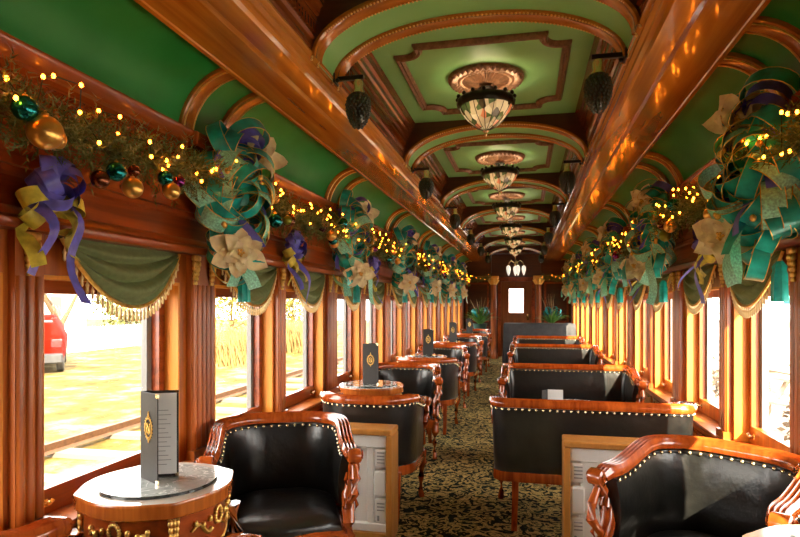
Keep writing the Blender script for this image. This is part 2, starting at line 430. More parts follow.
# ceiling panel moulding + medallion
def panel_path(hx, hy, r):
    st = .035; out = []
    for cx, cy, a0 in ((1, 1, 0), (-1, 1, 1), (-1, -1, 2), (1, -1, 3)):
        ox, oy = cx * hx, cy * hy; seq = []
        n = 7
        for i in range(n):
            a = (pi / 2) * i / (n - 1)
            seq.append((r * sin(a), r * cos(a)))                   # concave quarter, inset from corner
        pts = [(ox - cx * 0, oy - cy * (r + st)), (ox - cx * st, oy - cy * (r + st))]
        for px, py in [(r * cos(pi / 2 * i / (n - 1)), r * sin(pi / 2 * i / (n - 1))) for i in range(n - 1, -1, -1)]:
            pts.append((ox - cx * (st + px), oy - cy * (st + py)))
        pts = pts[:2] + pts[2:]
        pts += [(ox - cx * (r + st), oy - cy * st), (ox - cx * (r + st), oy)]
        # order: from side x edge towards y edge
        if cx * cy < 0: pts = pts[::-1]
        out += pts
    # drop duplicates
    res = [out[0]]
    for p in out[1:]:
        if math.hypot(p[0] - res[-1][0], p[1] - res[-1][1]) > .004: res.append(p)
    return res
for k in range(-1, 6):
    yc = AY(k) + P / 2 + .02; m = MB()
    pp = panel_path(.475, .56, .095)
    path = [(x, yc + y, ZT - .001) for x, y in pp]
    prof = [(-.024, 0), (-.024, -.012), (-.012, -.026), (.0, -.016), (.012, -.03), (.024, -.012), (.024, 0)]
    rows = []
    L = len(path)
    for i in range(L):
        p = V(path[i]); t1 = (p - V(path[i - 1])).normalized(); t2 = (V(path[(i + 1) % L]) - p).normalized(); t = (t1 + t2).normalized()
        a = V((t.y, -t.x, 0)); sc = min(1.5, 1 / max(.4, t1.dot(t)))
        rows.append([p + a * q[0] * sc + V((0, 0, q[1])) for q in prof])
    m.grid(rows, closeu=True, closev=True); o = trim(m, BRONZE, 35)
    md = MB()
    prof = [(.001, -.045), (.03, -.045), (.045, -.03), (.06, -.036), (.15, -.018), (.165, -.026), (.18, -.018), (.20, -.028), (.222, -.030), (.238, -.016), (.242, 0)]
    prof = [(r, z) for r, z in prof]
    rows = []
    for r, z in prof:
        rows.append([(r * cos(2 * pi * j / 72), yc + r * sin(2 * pi * j / 72), ZT - .001 + z * (1 + (.35 * (1 if j % 2 else -1) if .05 < r < .16 or .19 < r < .225 else 0))) for j in range(72)])
    md.grid(rows, closeu=True); trim(md, BRONZE, 30, o)
# back wall, end wall and door
struct(MB().bx(-W - .15, W + .15, YB - .15, YB, 0, 3.0).build('wall_back', WK, smooth=0))
e = MB(); e.bx(-W - .15, -.40, YE, YE + .07, 0, 3.0); e.bx(.40, W + .15, YE, YE + .07, 0, 3.0); e.bx(-.40, .40, YE, YE + .07, 2.0, 3.0)
struct(e.build('wall_end', WK, smooth=0))
dr = bpy.data.objects.new('door_1', None); COL.objects.link(dr); dr.location = (0, YE + .02, 0); struct(dr)
t = MB(); t.bx(-.399, -.22, 0, .05, .003, 1.998); t.bx(.22, .399, 0, .05, .003, 1.998); t.bx(-.22, .22, 0, .05, .003, 1.17); t.bx(-.22, .22, 0, .05, 1.81, 1.998); t.bx(-.22, -.19, 0, .05, 1.17, 1.81); t.bx(.19, .22, 0, .05, 1.17, 1.81)
t.bx(-.24, .24, -.015, 0, 1.00, 1.10); t.bx(-.30, .30, -.012, 0, .2, .85)
t.build('door_panel', wood('door_wood', (.16, .045, .012), (.30, .09, .022), 2), dr, smooth=0)
MB().bx(-.19, .19, .02, .026, 1.17, 1.81).build('pane', GLASS, dr, smooth=0)
t = MB(); t.bx(-.21, -.185, -.02, 0, 1.15, 1.83); t.bx(.185, .21, -.02, 0, 1.15, 1.83); t.bx(-.185, .185, -.02, 0, 1.15, 1.175); t.bx(-.185, .185, -.02, 0, 1.805, 1.83); t.build('window_bead', WV, dr, smooth=0)
t = MB(); t.bx(-.44, -.36, .052, .075, .003, 2.05); t.bx(.36, .44, .052, .075, .003, 2.05); t.bx(-.36, .36, .052, .075, 1.95, 2.05); t.build('door_leak_guard', WD, dr, smooth=0)  # unseen frame added behind the leaf to block light leaking past
t = MB(); t.bx(.27, .33, -.012, 0, .98, 1.14, .004); t.tube([(.30, -.012, 1.06), (.30, -.06, 1.06), (.24, -.065, 1.06)], .010, 8); t.build('door_handle', BRASS, dr)
t = MB()
for q in (-1, 1): t.bx(q * .40, q * .48, YE - .03, YE, 0, 2.08)
t.bx(-.48, .48, YE - .03, YE, 2.0, 2.12); trim(t, WD, 0)
t = MB()
for x0, x1 in ((-1.34, -.72), (.72, 1.34)):
    for z0, z1 in ((.12, .80), (.92, 1.98)):
        t.bx(x0, x1, YE - .015, YE, z0, z0 + .05); t.bx(x0, x1, YE - .015, YE, z1 - .05, z1); t.bx(x0, x0 + .05, YE - .015, YE, z0 + .05, z1 - .05); t.bx(x1 - .05, x1, YE - .015, YE, z0 + .05, z1 - .05)
trim(t, WD, 0)
# header that closes the clerestory and the entablature over the columns
t = MB(); t.bx(-W, -.62, 15.06, 15.22, 2.12, 2.50); t.bx(.62, W, 15.06, 15.22, 2.12, 2.50)
t.bx(-W, -.60, 15.02, 15.06, 2.12, 2.20); t.bx(.60, W, 15.02, 15.06, 2.12, 2.20); t.bx(-1.1, -.62, 15.06, 15.22, 2.5, 2.9); t.bx(.62, 1.1, 15.06, 15.22, 2.5, 2.9)
trim(t, WK, 0)
struct(MB().bx(-1.12, 1.12, 15.2, YE + .1, 2.72, 2.80).build('ceiling_end', WK, smooth=0))
for s in (-1, 1):
    c = MB(); x = s * .565
    c.lathe([(.11, 0.001), (.11, .08), (.10, .10), (.09, .14), (.078, .16), (.076, .3), (.072, 1.88), (.08, 1.90)], (x, 15.12, 0), 20, lambda a, r, z: 1 - .05 * (cos(a * 14) > 0) * (.2 < z < 1.89))
    o = trim(c, WV, 50)
    g = MB(); g.lathe([(.075, 1.90), (.085, 1.92), (.09, 1.98), (.12, 2.05), (.13, 2.06), (.10, 2.08)], (x, 15.12, 0), 16, lambda a, r, z: 1 + .10 * cos(a * 8))
    for a in range(8): g.tube([(x + .085 * cos(a * pi / 4), 15.12 + .085 * sin(a * pi / 4), 1.93), (x + .12 * cos(a * pi / 4), 15.12 + .12 * sin(a * pi / 4), 2.0), (x + .15 * cos(a * pi / 4), 15.12 + .15 * sin(a * pi / 4), 2.02)], [.02, .024, .012], 6)
    g.bx(x - .13, x + .13, 14.99, 15.25, 2.08, 2.12); trim(g, GOLD, 50, o)
# ------------------------------------------------------------------ barrel chairs and settees
def smooth(t): t = max(0, min(1, t)); return t * t * (3 - 2 * t)
def u_path(a, r, yb=.30, yf=-.20, n=10, m=6, e=0.0):
    pts = []
    for i in range(m): pts.append(V((a - e * 0, yf + (yb - r - yf) * i / m, 0)))
    for i in range(n + 1):
        t = pi / 2 * i / n; pts.append(V((a - r + r * cos(t), yb - r + r * sin(t), 0)))
    L = 2 * (a - r); k = max(2, int(L / .08)); mid = []
    for i in range(1, k): mid.append(V((a - r - L * i / k, yb, 0)))
    right = list(pts); left = [V((-p.x, p.y, 0)) for p in reversed(pts)]
    return right + mid + left
def offs(path, d):          # inward offset of the plan curve (d > 0 towards the seat)
    out = []
    for i, p in enumerate(path):
        t = path[min(i + 1, len(path) - 1)] - path[max(i - 1, 0)]; t.normalize()
        out.append(p + V((-t.y, t.x, 0)) * d)
    return out
def barrel(name, label, cat, a, group, r=.25, hb=.80, ha=.735):
    root = thing(name, label, cat, group=group)
    yb, yf = .30, -.21
    P0 = u_path(a, r, yb, yf); n = len(P0)
    def H(p): return ha + (hb - ha) * smooth((p.y - yf - .03) / .34)
    def sc(z): return 1 - .07 * max(0, (hb - z) / .5)
    def at(p, z): k = sc(z); return V((p.x * (1 - (1 - k) * .6 * min(1, .34 / a)), yb - (yb - p.y) * 1 - (1 - k) * (.6) * smooth((p.y - yf) / .4) * .6, z))
    # leather back: outer and inner skin
    m = MB()
    inn = offs(P0, .055); inb = offs(P0, .085)
    rows = []
    for (path, off, zs) in ((P0, 0, None),):
        pass
    for z_ in (0, .5, 1):
        rows.append([at(p, .335 + (H(p) - .03 - .335) * z_) for p in P0])
    outer = rows
    inner = []
    for j, z_ in enumerate((1, .94, .75, .5, .25, 0)):
        puff = .02 + .035 * sin(pi * min(1, (1 - z_) * .9 + .1)) ** .7
        q = offs(P0, puff + .012); inner.append([at(p, .40 + (H(o) - .035 - .40) * z_) for p, o in zip(q, P0)])
    m.grid(outer + inner, closev=True)
    for e0 in (0, n - 1):
        col = [r_[e0] for r_ in outer + inner]; m.add(col, [list(range(len(col)))])
    back = m.build('backrest', LEATHER, root, smooth=60)
    # reeded top rail
    prof = [(-.036, -.030), (-.040, -.012), (-.036, .002)]
    for k in range(4):
        c = -.026 + k * .0175
        prof += [(c - .0075, .004), (c - .005, .014), (c, .019), (c + .005, .014), (c + .0075, .004)]
    prof += [(.036, .002), (.038, -.014), (.030, -.032)]
    prof = [(x - .018, z) for x, z in prof]
    path = [at(p, H(p)) + V((0, 0, .005)) for p in P0]
    sides = []
    for i, p in enumerate(P0):
        t = P0[min(i + 1, n - 1)] - P0[max(i - 1, 0)]; t.normalize(); sides.append(V((t.y, -t.x, 0)))
    # forward rolled ends
    ends = []
    def hook(p, s):
        return [p + V((0, -.035, -.004)), p + V((0, -.065, -.018))]
    pre = list(reversed(hook(path[0], 1))); post = hook(path[-1], -1)
    m = MB(); m.sweep(pre + path + post, prof, sides=[sides[0]] * 2 + sides + [sides[-1]] * 2, scale=[.8, .95] + [1] * n + [.95, .8])
    for s in (-1, 1):       # scroll volute at each arm end
        c = (path[0] if s > 0 else path[-1]) + V((0, -.062, -.030))
        rot = M.Rotation(pi / 2, 4, 'Y')
        m.lathe([(.001, -.038), (.016, -.038), (.020, -.034), (.026, -.034), (.034, -.028), (.036, 0), (.034, .028), (.026, .034), (.020, .034), (.016, .038), (.001, .038)], c, 18, None, rot)
        for q in (-1, 1):
            m.tube([c + V((q * .038, .024 * (1 - i / 16) * cos(i * .75), .024 * (1 - i / 16) * sin(i * .75))) for i in range(15)], .004, 5)
    m.build('top_rail', WC, root, smooth=48)
    # brass nail heads below the rail, inside and out
    for nm, line, dz in (('outer_nailhead_trim', offs(P0, -.004), -.040), ('inner_nailhead_trim', offs(P0, .052), -.042)):
        m = MB(); m.mi = 1; m.tube([at(q_, H(p_) + dz) for q_, p_ in zip(line, P0)], .0045, 5); m.mi = 0; acc = 0
        for i in range(n - 1):
            p0, p1 = at(line[i], H(P0[i]) + dz), at(line[i + 1], H(P0[i + 1]) + dz)
            L = (p1 - p0).length; d = -acc
            while True:
                d += .042
                if d > L: acc = L - (d - .042); break
                m.ball(p0 + (p1 - p0) * (d / L), .0096, 6, 1, 4)
        m.build(nm, [BRASS, LEATHER], root, smooth=60)
    # carved arm supports
    for s in (-1, 1):
        b = path[0].copy(); b.x *= s
        m = MB(); x = b.x; xs = s * (a - .03)
        pts = [V((x, yf - .055, b.z - .055)), V((x + s * .004, yf - .020, b.z - .10)), V((x, yf + .005, b.z - .16)), V((xs, yf - .025, b.z - .22)), V((xs, yf - .075, .40)), V((xs, yf - .085, .345)), V((xs, yf - .07, .30))]
        m.tube(pts, [.024, .029, .030, .031, .030, .031, .03], 12)
        m.tube([V((x, yf - .05, b.z - .06)), V((x, yf - .10, b.z - .13)), V((x - s * .004, yf - .115, b.z - .19)), V((xs, yf - .085, b.z - .245)), V((xs, yf - .07, b.z - .28))], [.014, .020, .022, .016, .006], 10)
        for i in (1, 3):       # acanthus leaves along the support
            f = i / 4; z = b.z - .09 - f * .22; y = yf - .035 - .03 * f + (.02 if i < 3 else 0)
            for u in (-1, 0, 1): m.tube([V((x * (1 - f) + xs * f + u * .024, y - .01, z + .03)), V((x * (1 - f) + xs * f + u * .032, y - .026, z)), V((x * (1 - f) + xs * f + u * .024, y - .012, z - .03))], [.005, .009, .002], 6)
        m.build('arm_support', WC, root, smooth=50)
    # seat rail
    m = MB(); low = [at(p, .33) for p in offs(P0, .012)]
    pr = [(-.02, -.032), (.02, -.032), (.024, -.02), (.02, .03), (-.02, .03)]
    m.sweep(low, pr)
    k = 13; fr = []
    for i in range(k):
        u = -1 + 2 * i / (k - 1); fr.append(V((u * (a - .03), yf - .075 - .035 * cos(u * pi / 2), .33 - .006 * cos(u * pi * 2))))
    m.sweep(fr, [(-.02, -.04), (.018, -.04), (.022, -.03), (.022, .03), (-.02, .035)])
    for s in (-1, 1): m.sweep([V((s * (a - .03), yf - .07, .33)), V((s * (a - .022), yf + .02, .33))], pr)
    for u in (-.5, 0, .5): m.tube([V((u * a - .06, yf - .10 - .035 * cos(u * pi / 2), .335)), V((u * a, yf - .108 - .035 * cos(u * pi / 2), .322)), V((u * a + .06, yf - .10 - .035 * cos(u * pi / 2), .335))], [.004, .012, .004], 6)
    m.build('seat_frame', WC, root, smooth=40)
    # seat cushion
    m = MB(); ring = [V((p.x * .985, p.y, 0)) for p in offs(P0, .055)]
    ring = ring + [V((-u * (a - .07), yf - .065 - .035 * cos(u * pi / 2), 0)) for u in (.9, .6, .3, 0, -.3, -.6, -.9)][::1]
    # front edge runs from left back to right
    ring = [V((p.x * .985, p.y, 0)) for p in offs(P0, .055)] + [V((u * (a - .06), yf - .06 - .035 * cos(u * pi / 2), 0)) for u in (-1, -.66, -.33, 0, .33, .66, 1)]
    c = V((0, .03, 0)); rows = []
    for kf, z in ((1, .345), (1.0, .375), (.985, .398), (.94, .415), (.8, .43), (.5, .440), (.2, .443), (.01, .443)):
        rows.append([c + (p - c) * kf + V((0, 0, z)) for p in ring])
    m.grid(rows, closeu=True); m.build('seat_cushion', LEATHER, root, smooth=70)
    # legs
    for s in (-1, 1):
        m = MB(); x = s * (a - .04)
        m.tube([V((x, yf - .072, .315)), V((x + s * .006, yf - .088, .25)), V((x, yf - .078, .15)), V((x - s * .002, yf - .066, .06)), V((x + s * .003, yf - .082, .018)), V((x + s * .004, yf - .086, 0.0))], [.036, .036, .024, .018, .022, .020], 8)
        m.build('front_leg', WC, root, smooth=50)
        m = MB(); x = s * (a - (.10 if a < .45 else .15))
        m.sweep([V((x, yb - .075, .32)), V((x, yb - .06, .20)), V((x + s * .004, yb - .02, .08)), V((x + s * .006, yb + .02, 0.0))], [(-.02, -.02), (.02, -.02), (.02, .02), (-.02, .02)], up=V((0, 1, 0)), scale=[1.1, 1, .9, .9])
        m.build('rear_leg', WC, root, smooth=30)
    return root
# ------------------------------------------------------------------ oval table
TZ = .765
MARBLED = plain('dark_marble_edge', (.03, .034, .032), .12, 0, .5, .5, 30)
def table_outline(k, n=64):
    pts = []
    for i in range(n):
        t = 2 * pi * i / n
        r = 1 + .055 * max(0, cos(2 * (t - pi / 4) * 2)) ** 6
        pts.append((.266 * k * cos(t) * r, .262 * k * sin(t) * r))
    return pts
def make_table(h=TZ):
    root = thing('salon_table', '', 'table'); dz = h - TZ
    o = table_outline(1.0); m = MB(); rows = []
    for k, z in ((.955, h - .058), (.985, h - .052), (.992, h - .045), (.992, h - .018), (1.0, h - .012), (1.0, h - .004), (.99, h), ): rows.append([(x * k, y * k, z) for x, y in o])
    m.mi = 0; m.grid(rows, closeu=True); m.f.append(list(range(63, -1, -1))); m.m.append(0)
    m.mi = 1; inn = [(.212 * cos(2 * pi * i / 64), .205 * sin(2 * pi * i / 64), h) for i in range(64)]
    m.grid([[(x * .99, y * .99, h) for x, y in o], inn, [(x, y, h - .012) for x, y, z in inn]], closeu=True)
    m.build('table_top', [WT, SKY_SHEEN], root, smooth=35)
    m = MB(); m.grid([[(x * k, y * k, z) for x, y, _ in inn] for k, z in ((.999, h - .012), (.998, h + .007), (.985, h + .010))], closeu=True); m.mi = 1
    m.grid([[(x * k, y * k, z) for x, y, _ in inn] for k, z in ((.985, h + .010), (.5, h + .0101), (.01, h + .0101))], closeu=True)
    m.build('marble_inset', [MARBLED, MARBLE], root, smooth=35)
    # drum apron with shaped lower edge
    o2 = table_outline(.90); rows = []
    def low(i): t = 2 * pi * i / 64; return h - .175 - .035 * abs(cos(2 * t)) ** 2
    rows = [[(x, y, h - .056) for x, y in o2], [(x, y, low(i) + .01) for i, (x, y) in enumerate(o2)], [(x * .97, y * .97, low(i)) for i, (x, y) in enumerate(o2)], [(x * .9, y * .9, low(i) + .02) for i, (x, y) in enumerate(o2)]]
    m = MB(); m.grid(rows, closeu=True); m.build('apron', WD, root, smooth=35)
    # gilt mounts: wreaths, scrolls, corner drops, edge beading
    g = MB()
    def on(t, out=.0):
        r = 1 + .055 * max(0, cos(2 * (t - pi / 4) * 2)) ** 6
        return V((.266 * .90 * cos(t) * r + cos(t) * out, .262 * .90 * sin(t) * r + sin(t) * out, 0))
    for q in range(4):
        t0 = q * pi / 2
        for i in range(16):
            a = 2 * pi * i / 16; p = on(t0 + .085 * cos(a), .006); g.ball((p.x, p.y, h - .10 + .028 * sin(a)), .0075, 6, 1, 4)
        for s in (-1, 1):
            pts = []
            for i in range(12):
                f = i / 11; p = on(t0 + s * (.16 + .36 * f), .005); pts.append(V((p.x, p.y, h - .115 - .014 * sin(f * 7) - .02 * (1 - f))))
            g.tube(pts, [.009 - .005 * i / 11 for i in range(12)], 6)
            for j in range(3):
                p = on(t0 + s * (.2 + .13 * j), .006); g.ball((p.x, p.y, h - .10 - .012 * (j % 2)), .010, 6, 1.2, 4)
        t1 = t0 + pi / 4
        for j in range(7):
            for u in (-1, 0, 1):
                p = on(t1 + u * .045 * (1 - j * .1), .007); g.ball((p.x, p.y, h - .055 - j * .021), .011 - j * .0007, 6, 1.4, 4)
    pts = [(x * 1.0, y * 1.0, low(i) + .006) for i, (x, y) in enumerate(table_outline(.905))]
    g.tube(pts + [pts[0]], .006, 5)
    g.build('gilt_mounts', GOLD, root, smooth=60)
    for sx in (-1, 1):
        for sy in (-1, 1):
            d = V((sx * .69, sy * .66, 0)); m = MB()
            m.tube([d * .285 + V((0, 0, h - .13)), d * .30 + V((0, 0, h - .24)), d * .262 + V((0, 0, h - .40)), d * .235 + V((0, 0, h - .56)), d * .262 + V((0, 0, .05)), d * .29 + V((0, 0, .012)), d * .292 + V((0, 0, 0))], [.034, .032, .022, .016, .013, .018, .014], 8)
            l = m.build('leg', WT, root, smooth=50)
            s_ = MB(); s_.tube([d * .262 + V((0, 0, .07)), d * .272 + V((0, 0, .04)), d * .297 + V((0, 0, .014))], [.017, .02, .02], 8); s_.build('gilt_foot', GOLD, l, smooth=50)
    return root
# ------------------------------------------------------------------ standing menu folder
def make_menu():
    root = thing('menu_folder', '', 'menu'); h, wd = .325, .135
    # the fold stands at the local origin; rear board along +x, front cover swung towards -y
    def board(ang, nm, white, crest):
        rot = M.Rotation(ang, 4, 'Z')
        m = MB(); m.box(rot @ V((wd / 2, 0, h / 2)), (wd, .004, h), rot, .0015); b = m.build(nm, COVER, root, smooth=0)
        if white:
            m = MB(); m.box(rot @ V((wd / 2, -.0032, h / 2)), (wd - .014, .0012, h - .020), rot); pg = m.build('page', PAGE, b, smooth=0)
            m = MB()
            for i in range(13):
                L = (.05, .07, .04, .065, .03)[i % 5]; m.box(rot @ V((wd / 2 + .006, -.0041, h - .075 - i * .017)), (L, .0006, .0022), rot)
            m.build('menu_lines', INK, pg, smooth=0)
            m = MB()
            for i in range(18):
                a = 2 * pi * i / 18; m.ball(rot @ V((wd / 2 - .02 + .014 * cos(a), -.0042, h - .035 + .014 * sin(a))), .0022, 5, 1, 3)
            m.ball(rot @ V((wd / 2 - .02, -.0035, h - .035)), .007, 8, 1.2, 4); m.build('page_crest', GOLD, pg)
        for z in (.007, h - .007): MB().box(rot @ V((wd - .006, 0, z)), (.014, .0065, .014), rot).build('brass_corner', BRASS, b, smooth=0)
        if crest:
            m = MB(); c = V((wd / 2, -.0030, h * .60))
            for i in range(40):
                a = 2 * pi * i / 40; m.ball(rot @ (c + V((.026 * cos(a), 0, .036 * sin(a)))), .0035, 5, 1, 3)
                if i % 2 == 0: m.ball(rot @ (c + V((.031 * cos(a), 0, .042 * sin(a)))), .0028, 5, 1, 3)
            for i in range(5): m.ball(rot @ (c + V((0, 0, .044 + i * .004))), .0045 - i * .0006, 5, 1, 3)
            for i in range(3): m.ball(rot @ (c + V((0, 0, -.044 - i * .004))), .004 - i * .0008, 5, 1, 3)
            # interlaced monogram strokes
            for pts in ([(-.012, .018), (-.012, -.018)], [(.012, .018), (.012, -.018)], [(-.012, .018), (.012, -.018)], [(-.014, 0), (0, .022), (.014, 0), (0, -.022), (-.014, 0)]):
                m.tube([rot @ (c + V((x, -.0004, z))) for x, z in pts], .0022, 5)
            m.build('gold_crest', GOLD, b)
    board(0, 'rear_board', True, False)
    board(-radians(52), 'front_cover', False, True)
    return root
# ------------------------------------------------------------------ place the furniture
LX = -1.06
TX = [-1.085, -.98, -.98, -1.0, -1.0]
TY = [1.92 + 2.63 * k for k in range(5)]
chair0 = barrel('barrel_chair', '', 'chair', .335, 'black leather barrel chairs along the left wall')
first = [True]
def put_chair(x, y, rz, label, group='black leather barrel chairs along the left wall'):
    if first[0]: first[0] = False; c = chair0; c.location = (x, y, 0); c.rotation_euler = (0, 0, rz); c['label'] = label
    else: c = copy_tree(chair0, label, (x, y, 0), rz)
    c['group'] = group
    return c
WHO = ['nearest', 'second', 'third', 'fourth', 'farthest']
put_chair(-.88, 1.31, pi, 'black leather barrel chair in the lower left corner, in front of the nearest oval table')
put_chair(-.955, 2.74, radians(24), 'large black leather barrel chair facing the camera behind the nearest oval table')
for k in range(1, 5):
    put_chair(-.80 - .05 * (k > 1), TY[k] - .62, pi, 'black barrel chair seen from behind at the near side of the %s left oval table' % WHO[k])
    put_chair(-.90, TY[k] + .96, radians(8), 'black barrel chair facing the camera beyond the %s left oval table' % WHO[k])
tab = make_table()
for k in range(5):
    lab = '%s inlaid oval table with grey marble top along the left windows' % WHO[k]
    t = tab if k == 0 else copy_tree(tab)
    t['label'] = lab; t['group'] = 'oval marble-topped tables along the left wall'; t.location = (TX[k], TY[k] + .03 * (k > 0), 0)
tr_ = copy_tree(tab, 'oval marble-topped table cut off by the lower right corner, before the scroll-armed chair', (1.10, 1.70, 0), .3)
tr_['group'] = 'oval marble-topped tables beside the right wall'
menu = make_menu()
ma = [(-.075, .0, .40), (-.06, -.02, .8), (-.04, .05, .85), (-.03, .05, .75), (.0, .05, .8)]
for k in range(5):
    t = menu if k == 0 else copy_tree(menu)
    t['label'] = 'dark menu folder with gold crest open on the %s left oval table' % WHO[k]
    t['group'] = 'menu folders on the left tables'
    t.location = (TX[k] + ma[k][0], TY[k] + ma[k][1], TZ + .0103); t.rotation_euler = (0, 0, ma[k][2])
fch = put_chair(.97, 2.53, radians(-38), 'black leather barrel chair with carved scroll arms at lower right, turned towards the aisle', 'black leather barrel chairs beside the right wall')
set0 = barrel('barrel_settee', '', 'settee', .605, 'black leather settees along the right wall', r=.10)
SY = [(4.02, pi, 'wide black leather settee seen from behind, nearest of the row on the right'),
      (5.68, 0, 'second black leather settee from the camera, facing the camera beyond the nearest one'),
      (8.55, 0, 'third black leather settee from the camera on the right'),
      (10.75, 0, 'farthest black leather settee on the right, in front of the cloth-draped counter')]
for i, (y, rz, lab) in enumerate(SY):
    t = set0 if i == 0 else copy_tree(set0)
    t.location = (.64, y, 0); t.rotation_euler = (0, 0, rz); t['label'] = lab
# low table between the two nearest settees, with a folded card on it
lt = make_table(.615); lt['label'] = 'low oval table hidden between the two nearest settees on the right'; lt.location = (.62, 4.86, 0); lt['group'] = 'oval marble-topped tables beside the right wall'
cd = thing('table_card', 'small folded white and black card standing behind the nearest settee on the right', 'card', (.40, 4.66, .6253))
m = MB(); m.box((.075, 0, .066), (.115, .004, .13)); m.build('white_side', PAGE, cd, smooth=0)
m = MB(); rot = M.Rotation(radians(50), 4, 'Z'); m.box(rot @ V((-.036, 0, .066)) + V((.017, 0, 0)), (.07, .004, .13), rot); m.build('black_side', COVER, cd, smooth=0)
# wood-cased white air units standing between the chairs
def air_case(x0, x1, y, lab, inner):
    wd = x1 - x0; root = thing('air_unit', lab, 'air unit', ((x0 + x1) / 2, y, 0), 0, 'wood-cased white units between the seats'); h = .67; dp = .19; hw = wd / 2
    m = MB(); m.bx(-hw, hw, 0, dp, h - .035, h, .006); m.bx(-hw, -hw + .035, 0, dp, 0, h - .035, .004); m.bx(hw - .035, hw, 0, dp, 0, h - .035, .004); m.bx(-hw + .035, hw - .035, dp - .012, dp, .0, h - .035)
    m.bx(-hw + .035, hw - .035, .0, dp - .012, 0, .05)
    m.build('wood_case', WO, root, smooth=30)
    a, b = -hw + .037, hw - .037; q = MB()
    q.bx(a, b, .06, dp - .014, .052, h - .037)
    q.bx(a, b, .02, .06, .56, h - .037, .004); q.bx(a, b, .02, .06, .052, .10, .004)
    s = 1 if inner > 0 else -1
    e0, e1 = (b - .075, b) if s > 0 else (a, a + .075)
    q.bx(e0, e1, .025, .06, .10, .25, .008); q.bx(e0, e1, .012, .06, .27, .42, .008); q.bx(e0, e1, .025, .06, .44, .55, .008)
    q.bx(e0 - s * .05, e1 - s * .082, .03, .06, .10, .56, .006)
    body = q.build('white_body', WHITEP, root, smooth=30)
    q = MB(); c = (a + b) / 2 - s * .06
    for i in range(9):
        u = c - .16 + i * .04; q.bx(u - .006, u + .006, .025, .062, .11, .20, .002)
    rows = []
    for i in range(9):
        t = i / 8 * 2 - 1; rows.append([(c - .15, .062 - .002, .24 + .14 * (t + 1)), (c - .06, .062 - .03 * (1 - t * t), .24 + .14 * (t + 1)), (c + .06, .062 - .03 * (1 - t * t), .24 + .14 * (t + 1)), (c + .15, .06, .24 + .14 * (t + 1))])
    q.grid(rows); q.bx(c - .15, c + .15, .05, .061, .215, .235)
    q.build('moulded_panel', WHITEP, body, smooth=50)
    for z in (.465, .485, .505, .525, .20, .22, .18): MB().bx(e0 + .018, e1 - .012, .020, .0255, z, z + .006).build('vent_slot', GREYP, body, smooth=0)
    MB().bx(e0 + .02, e0 + .032, .018, .0255, .12, .15).build('switch', GREYP, body, smooth=0)
air_case(-1.33, -.53, 3.36, 'wood-cased white air unit standing behind the large chair on the left', 1)
air_case(.455, 1.33, 3.30, 'wood-cased white air unit standing behind the scroll-armed chair on the right', -1)
# cloth-draped counter at the far end
dc = thing('draped_counter', 'long counter under a dark grey cloth at the far end of the car', 'counter', (.55, 13.1, 0))
CLOTH = plain('dark_cloth', (.030, .030, .032), .7, 0, 0, .2, 12)
m = MB(); m.bx(-.76, .72, -.27, .27, .955, .98); 
for x in (-.70, .66):
    for y in (-.22, .22): m.bx(x - .03, x + .03, y - .03, y + .03, 0, .955)
m.build('counter_frame', WK, dc, smooth=0)
m = MB(); N = 120; rows = []
def per(t, k, z):
    hx, hy = .755 + k, .285 + k; L = 4 * (hx + hy); d = t * L
    for (x0, y0, x1, y1) in ((-hx, -hy, hx, -hy), (hx, -hy, hx, hy), (hx, hy, -hx, hy), (-hx, hy, -hx, -hy)):
        l = abs(x1 - x0) + abs(y1 - y0)
        if d <= l: return V((x0 + (x1 - x0) * d / l - .02, y0 + (y1 - y0) * d / l, z))
        d -= l
    return V((-hx - .02, -hy, z))
for k, z in ((-.27, .986), (-.01, .986), (.0, .975)): rows.append([per(i / N, k, z) for i in range(N)])
for j in range(1, 7):
    f = j / 6; rows.append([per(i / N, .004 + f * (.018 + .016 * sin(i * 1.9) + .008 * sin(i * .63)), .975 - f * (.93 - .02 * sin(i * .5))) for i in range(N)])
m.grid(rows, closeu=True); m.f.append(list(range(N))); m.m.append(0)
m.build('cloth', CLOTH, dc, smooth=50)
# ------------------------------------------------------------------ swag valances
def make_valance(wd):
    root = thing('swag_valance', '', 'curtain', group='green swag valances over the windows')
    D = .255; n = 30; k = 44
    def pt(u, v, lift=0):
        e = max(0.0, 1 - abs(u) ** 2.1); drop = D * (.03 + .97 * e ** .95)
        f = .040 * (abs(sin(v * 10.5 + .5 * u)) - .5) * min(1, v * 4) * min(1, (1 - v) * 5) * (.3 + .7 * e)
        x = .014 + .050 * sin(pi * .62 * v) * (.35 + .65 * e) + f + lift
        y = u * wd / 2 * (1 - .03 * v)
        return V((x, y, -v * drop))
    m = MB(); rows = [[pt(-1 + 2 * i / n, (j / k)) for i in range(n + 1)] for j in range(k + 1)]
    m.grid(rows)
    m.grid([[p + V((-.004, 0, 0)) for p in r] for r in rows[::-1]])
    m.build('swag', FABRIC, root, smooth=80, recalc=False)
    m = MB(); m.tube([pt(-1 + 2 * i / 36, 1, .002) for i in range(37)], .008, 6)
    b = m.build('gold_braid', GOLD, root, smooth=60)
    m = MB(); N = 30
    for i in range(N):
        p = pt(-1 + 2 * (i + .5) / N, 1)
        m.lathe([(.001, -.058), (.006, -.052), (.005, -.034), (.0075, -.026), (.004, -.017), (.002, -.012), (.002, 0)], (p.x, p.y, p.z - .004), 6)
    m.build('bead_fringe', plain('fringe_beads', (.80, .62, .32), .3, .3), b, smooth=60)
    return root
val = None; cnt = {-1: 0, 1: 0}
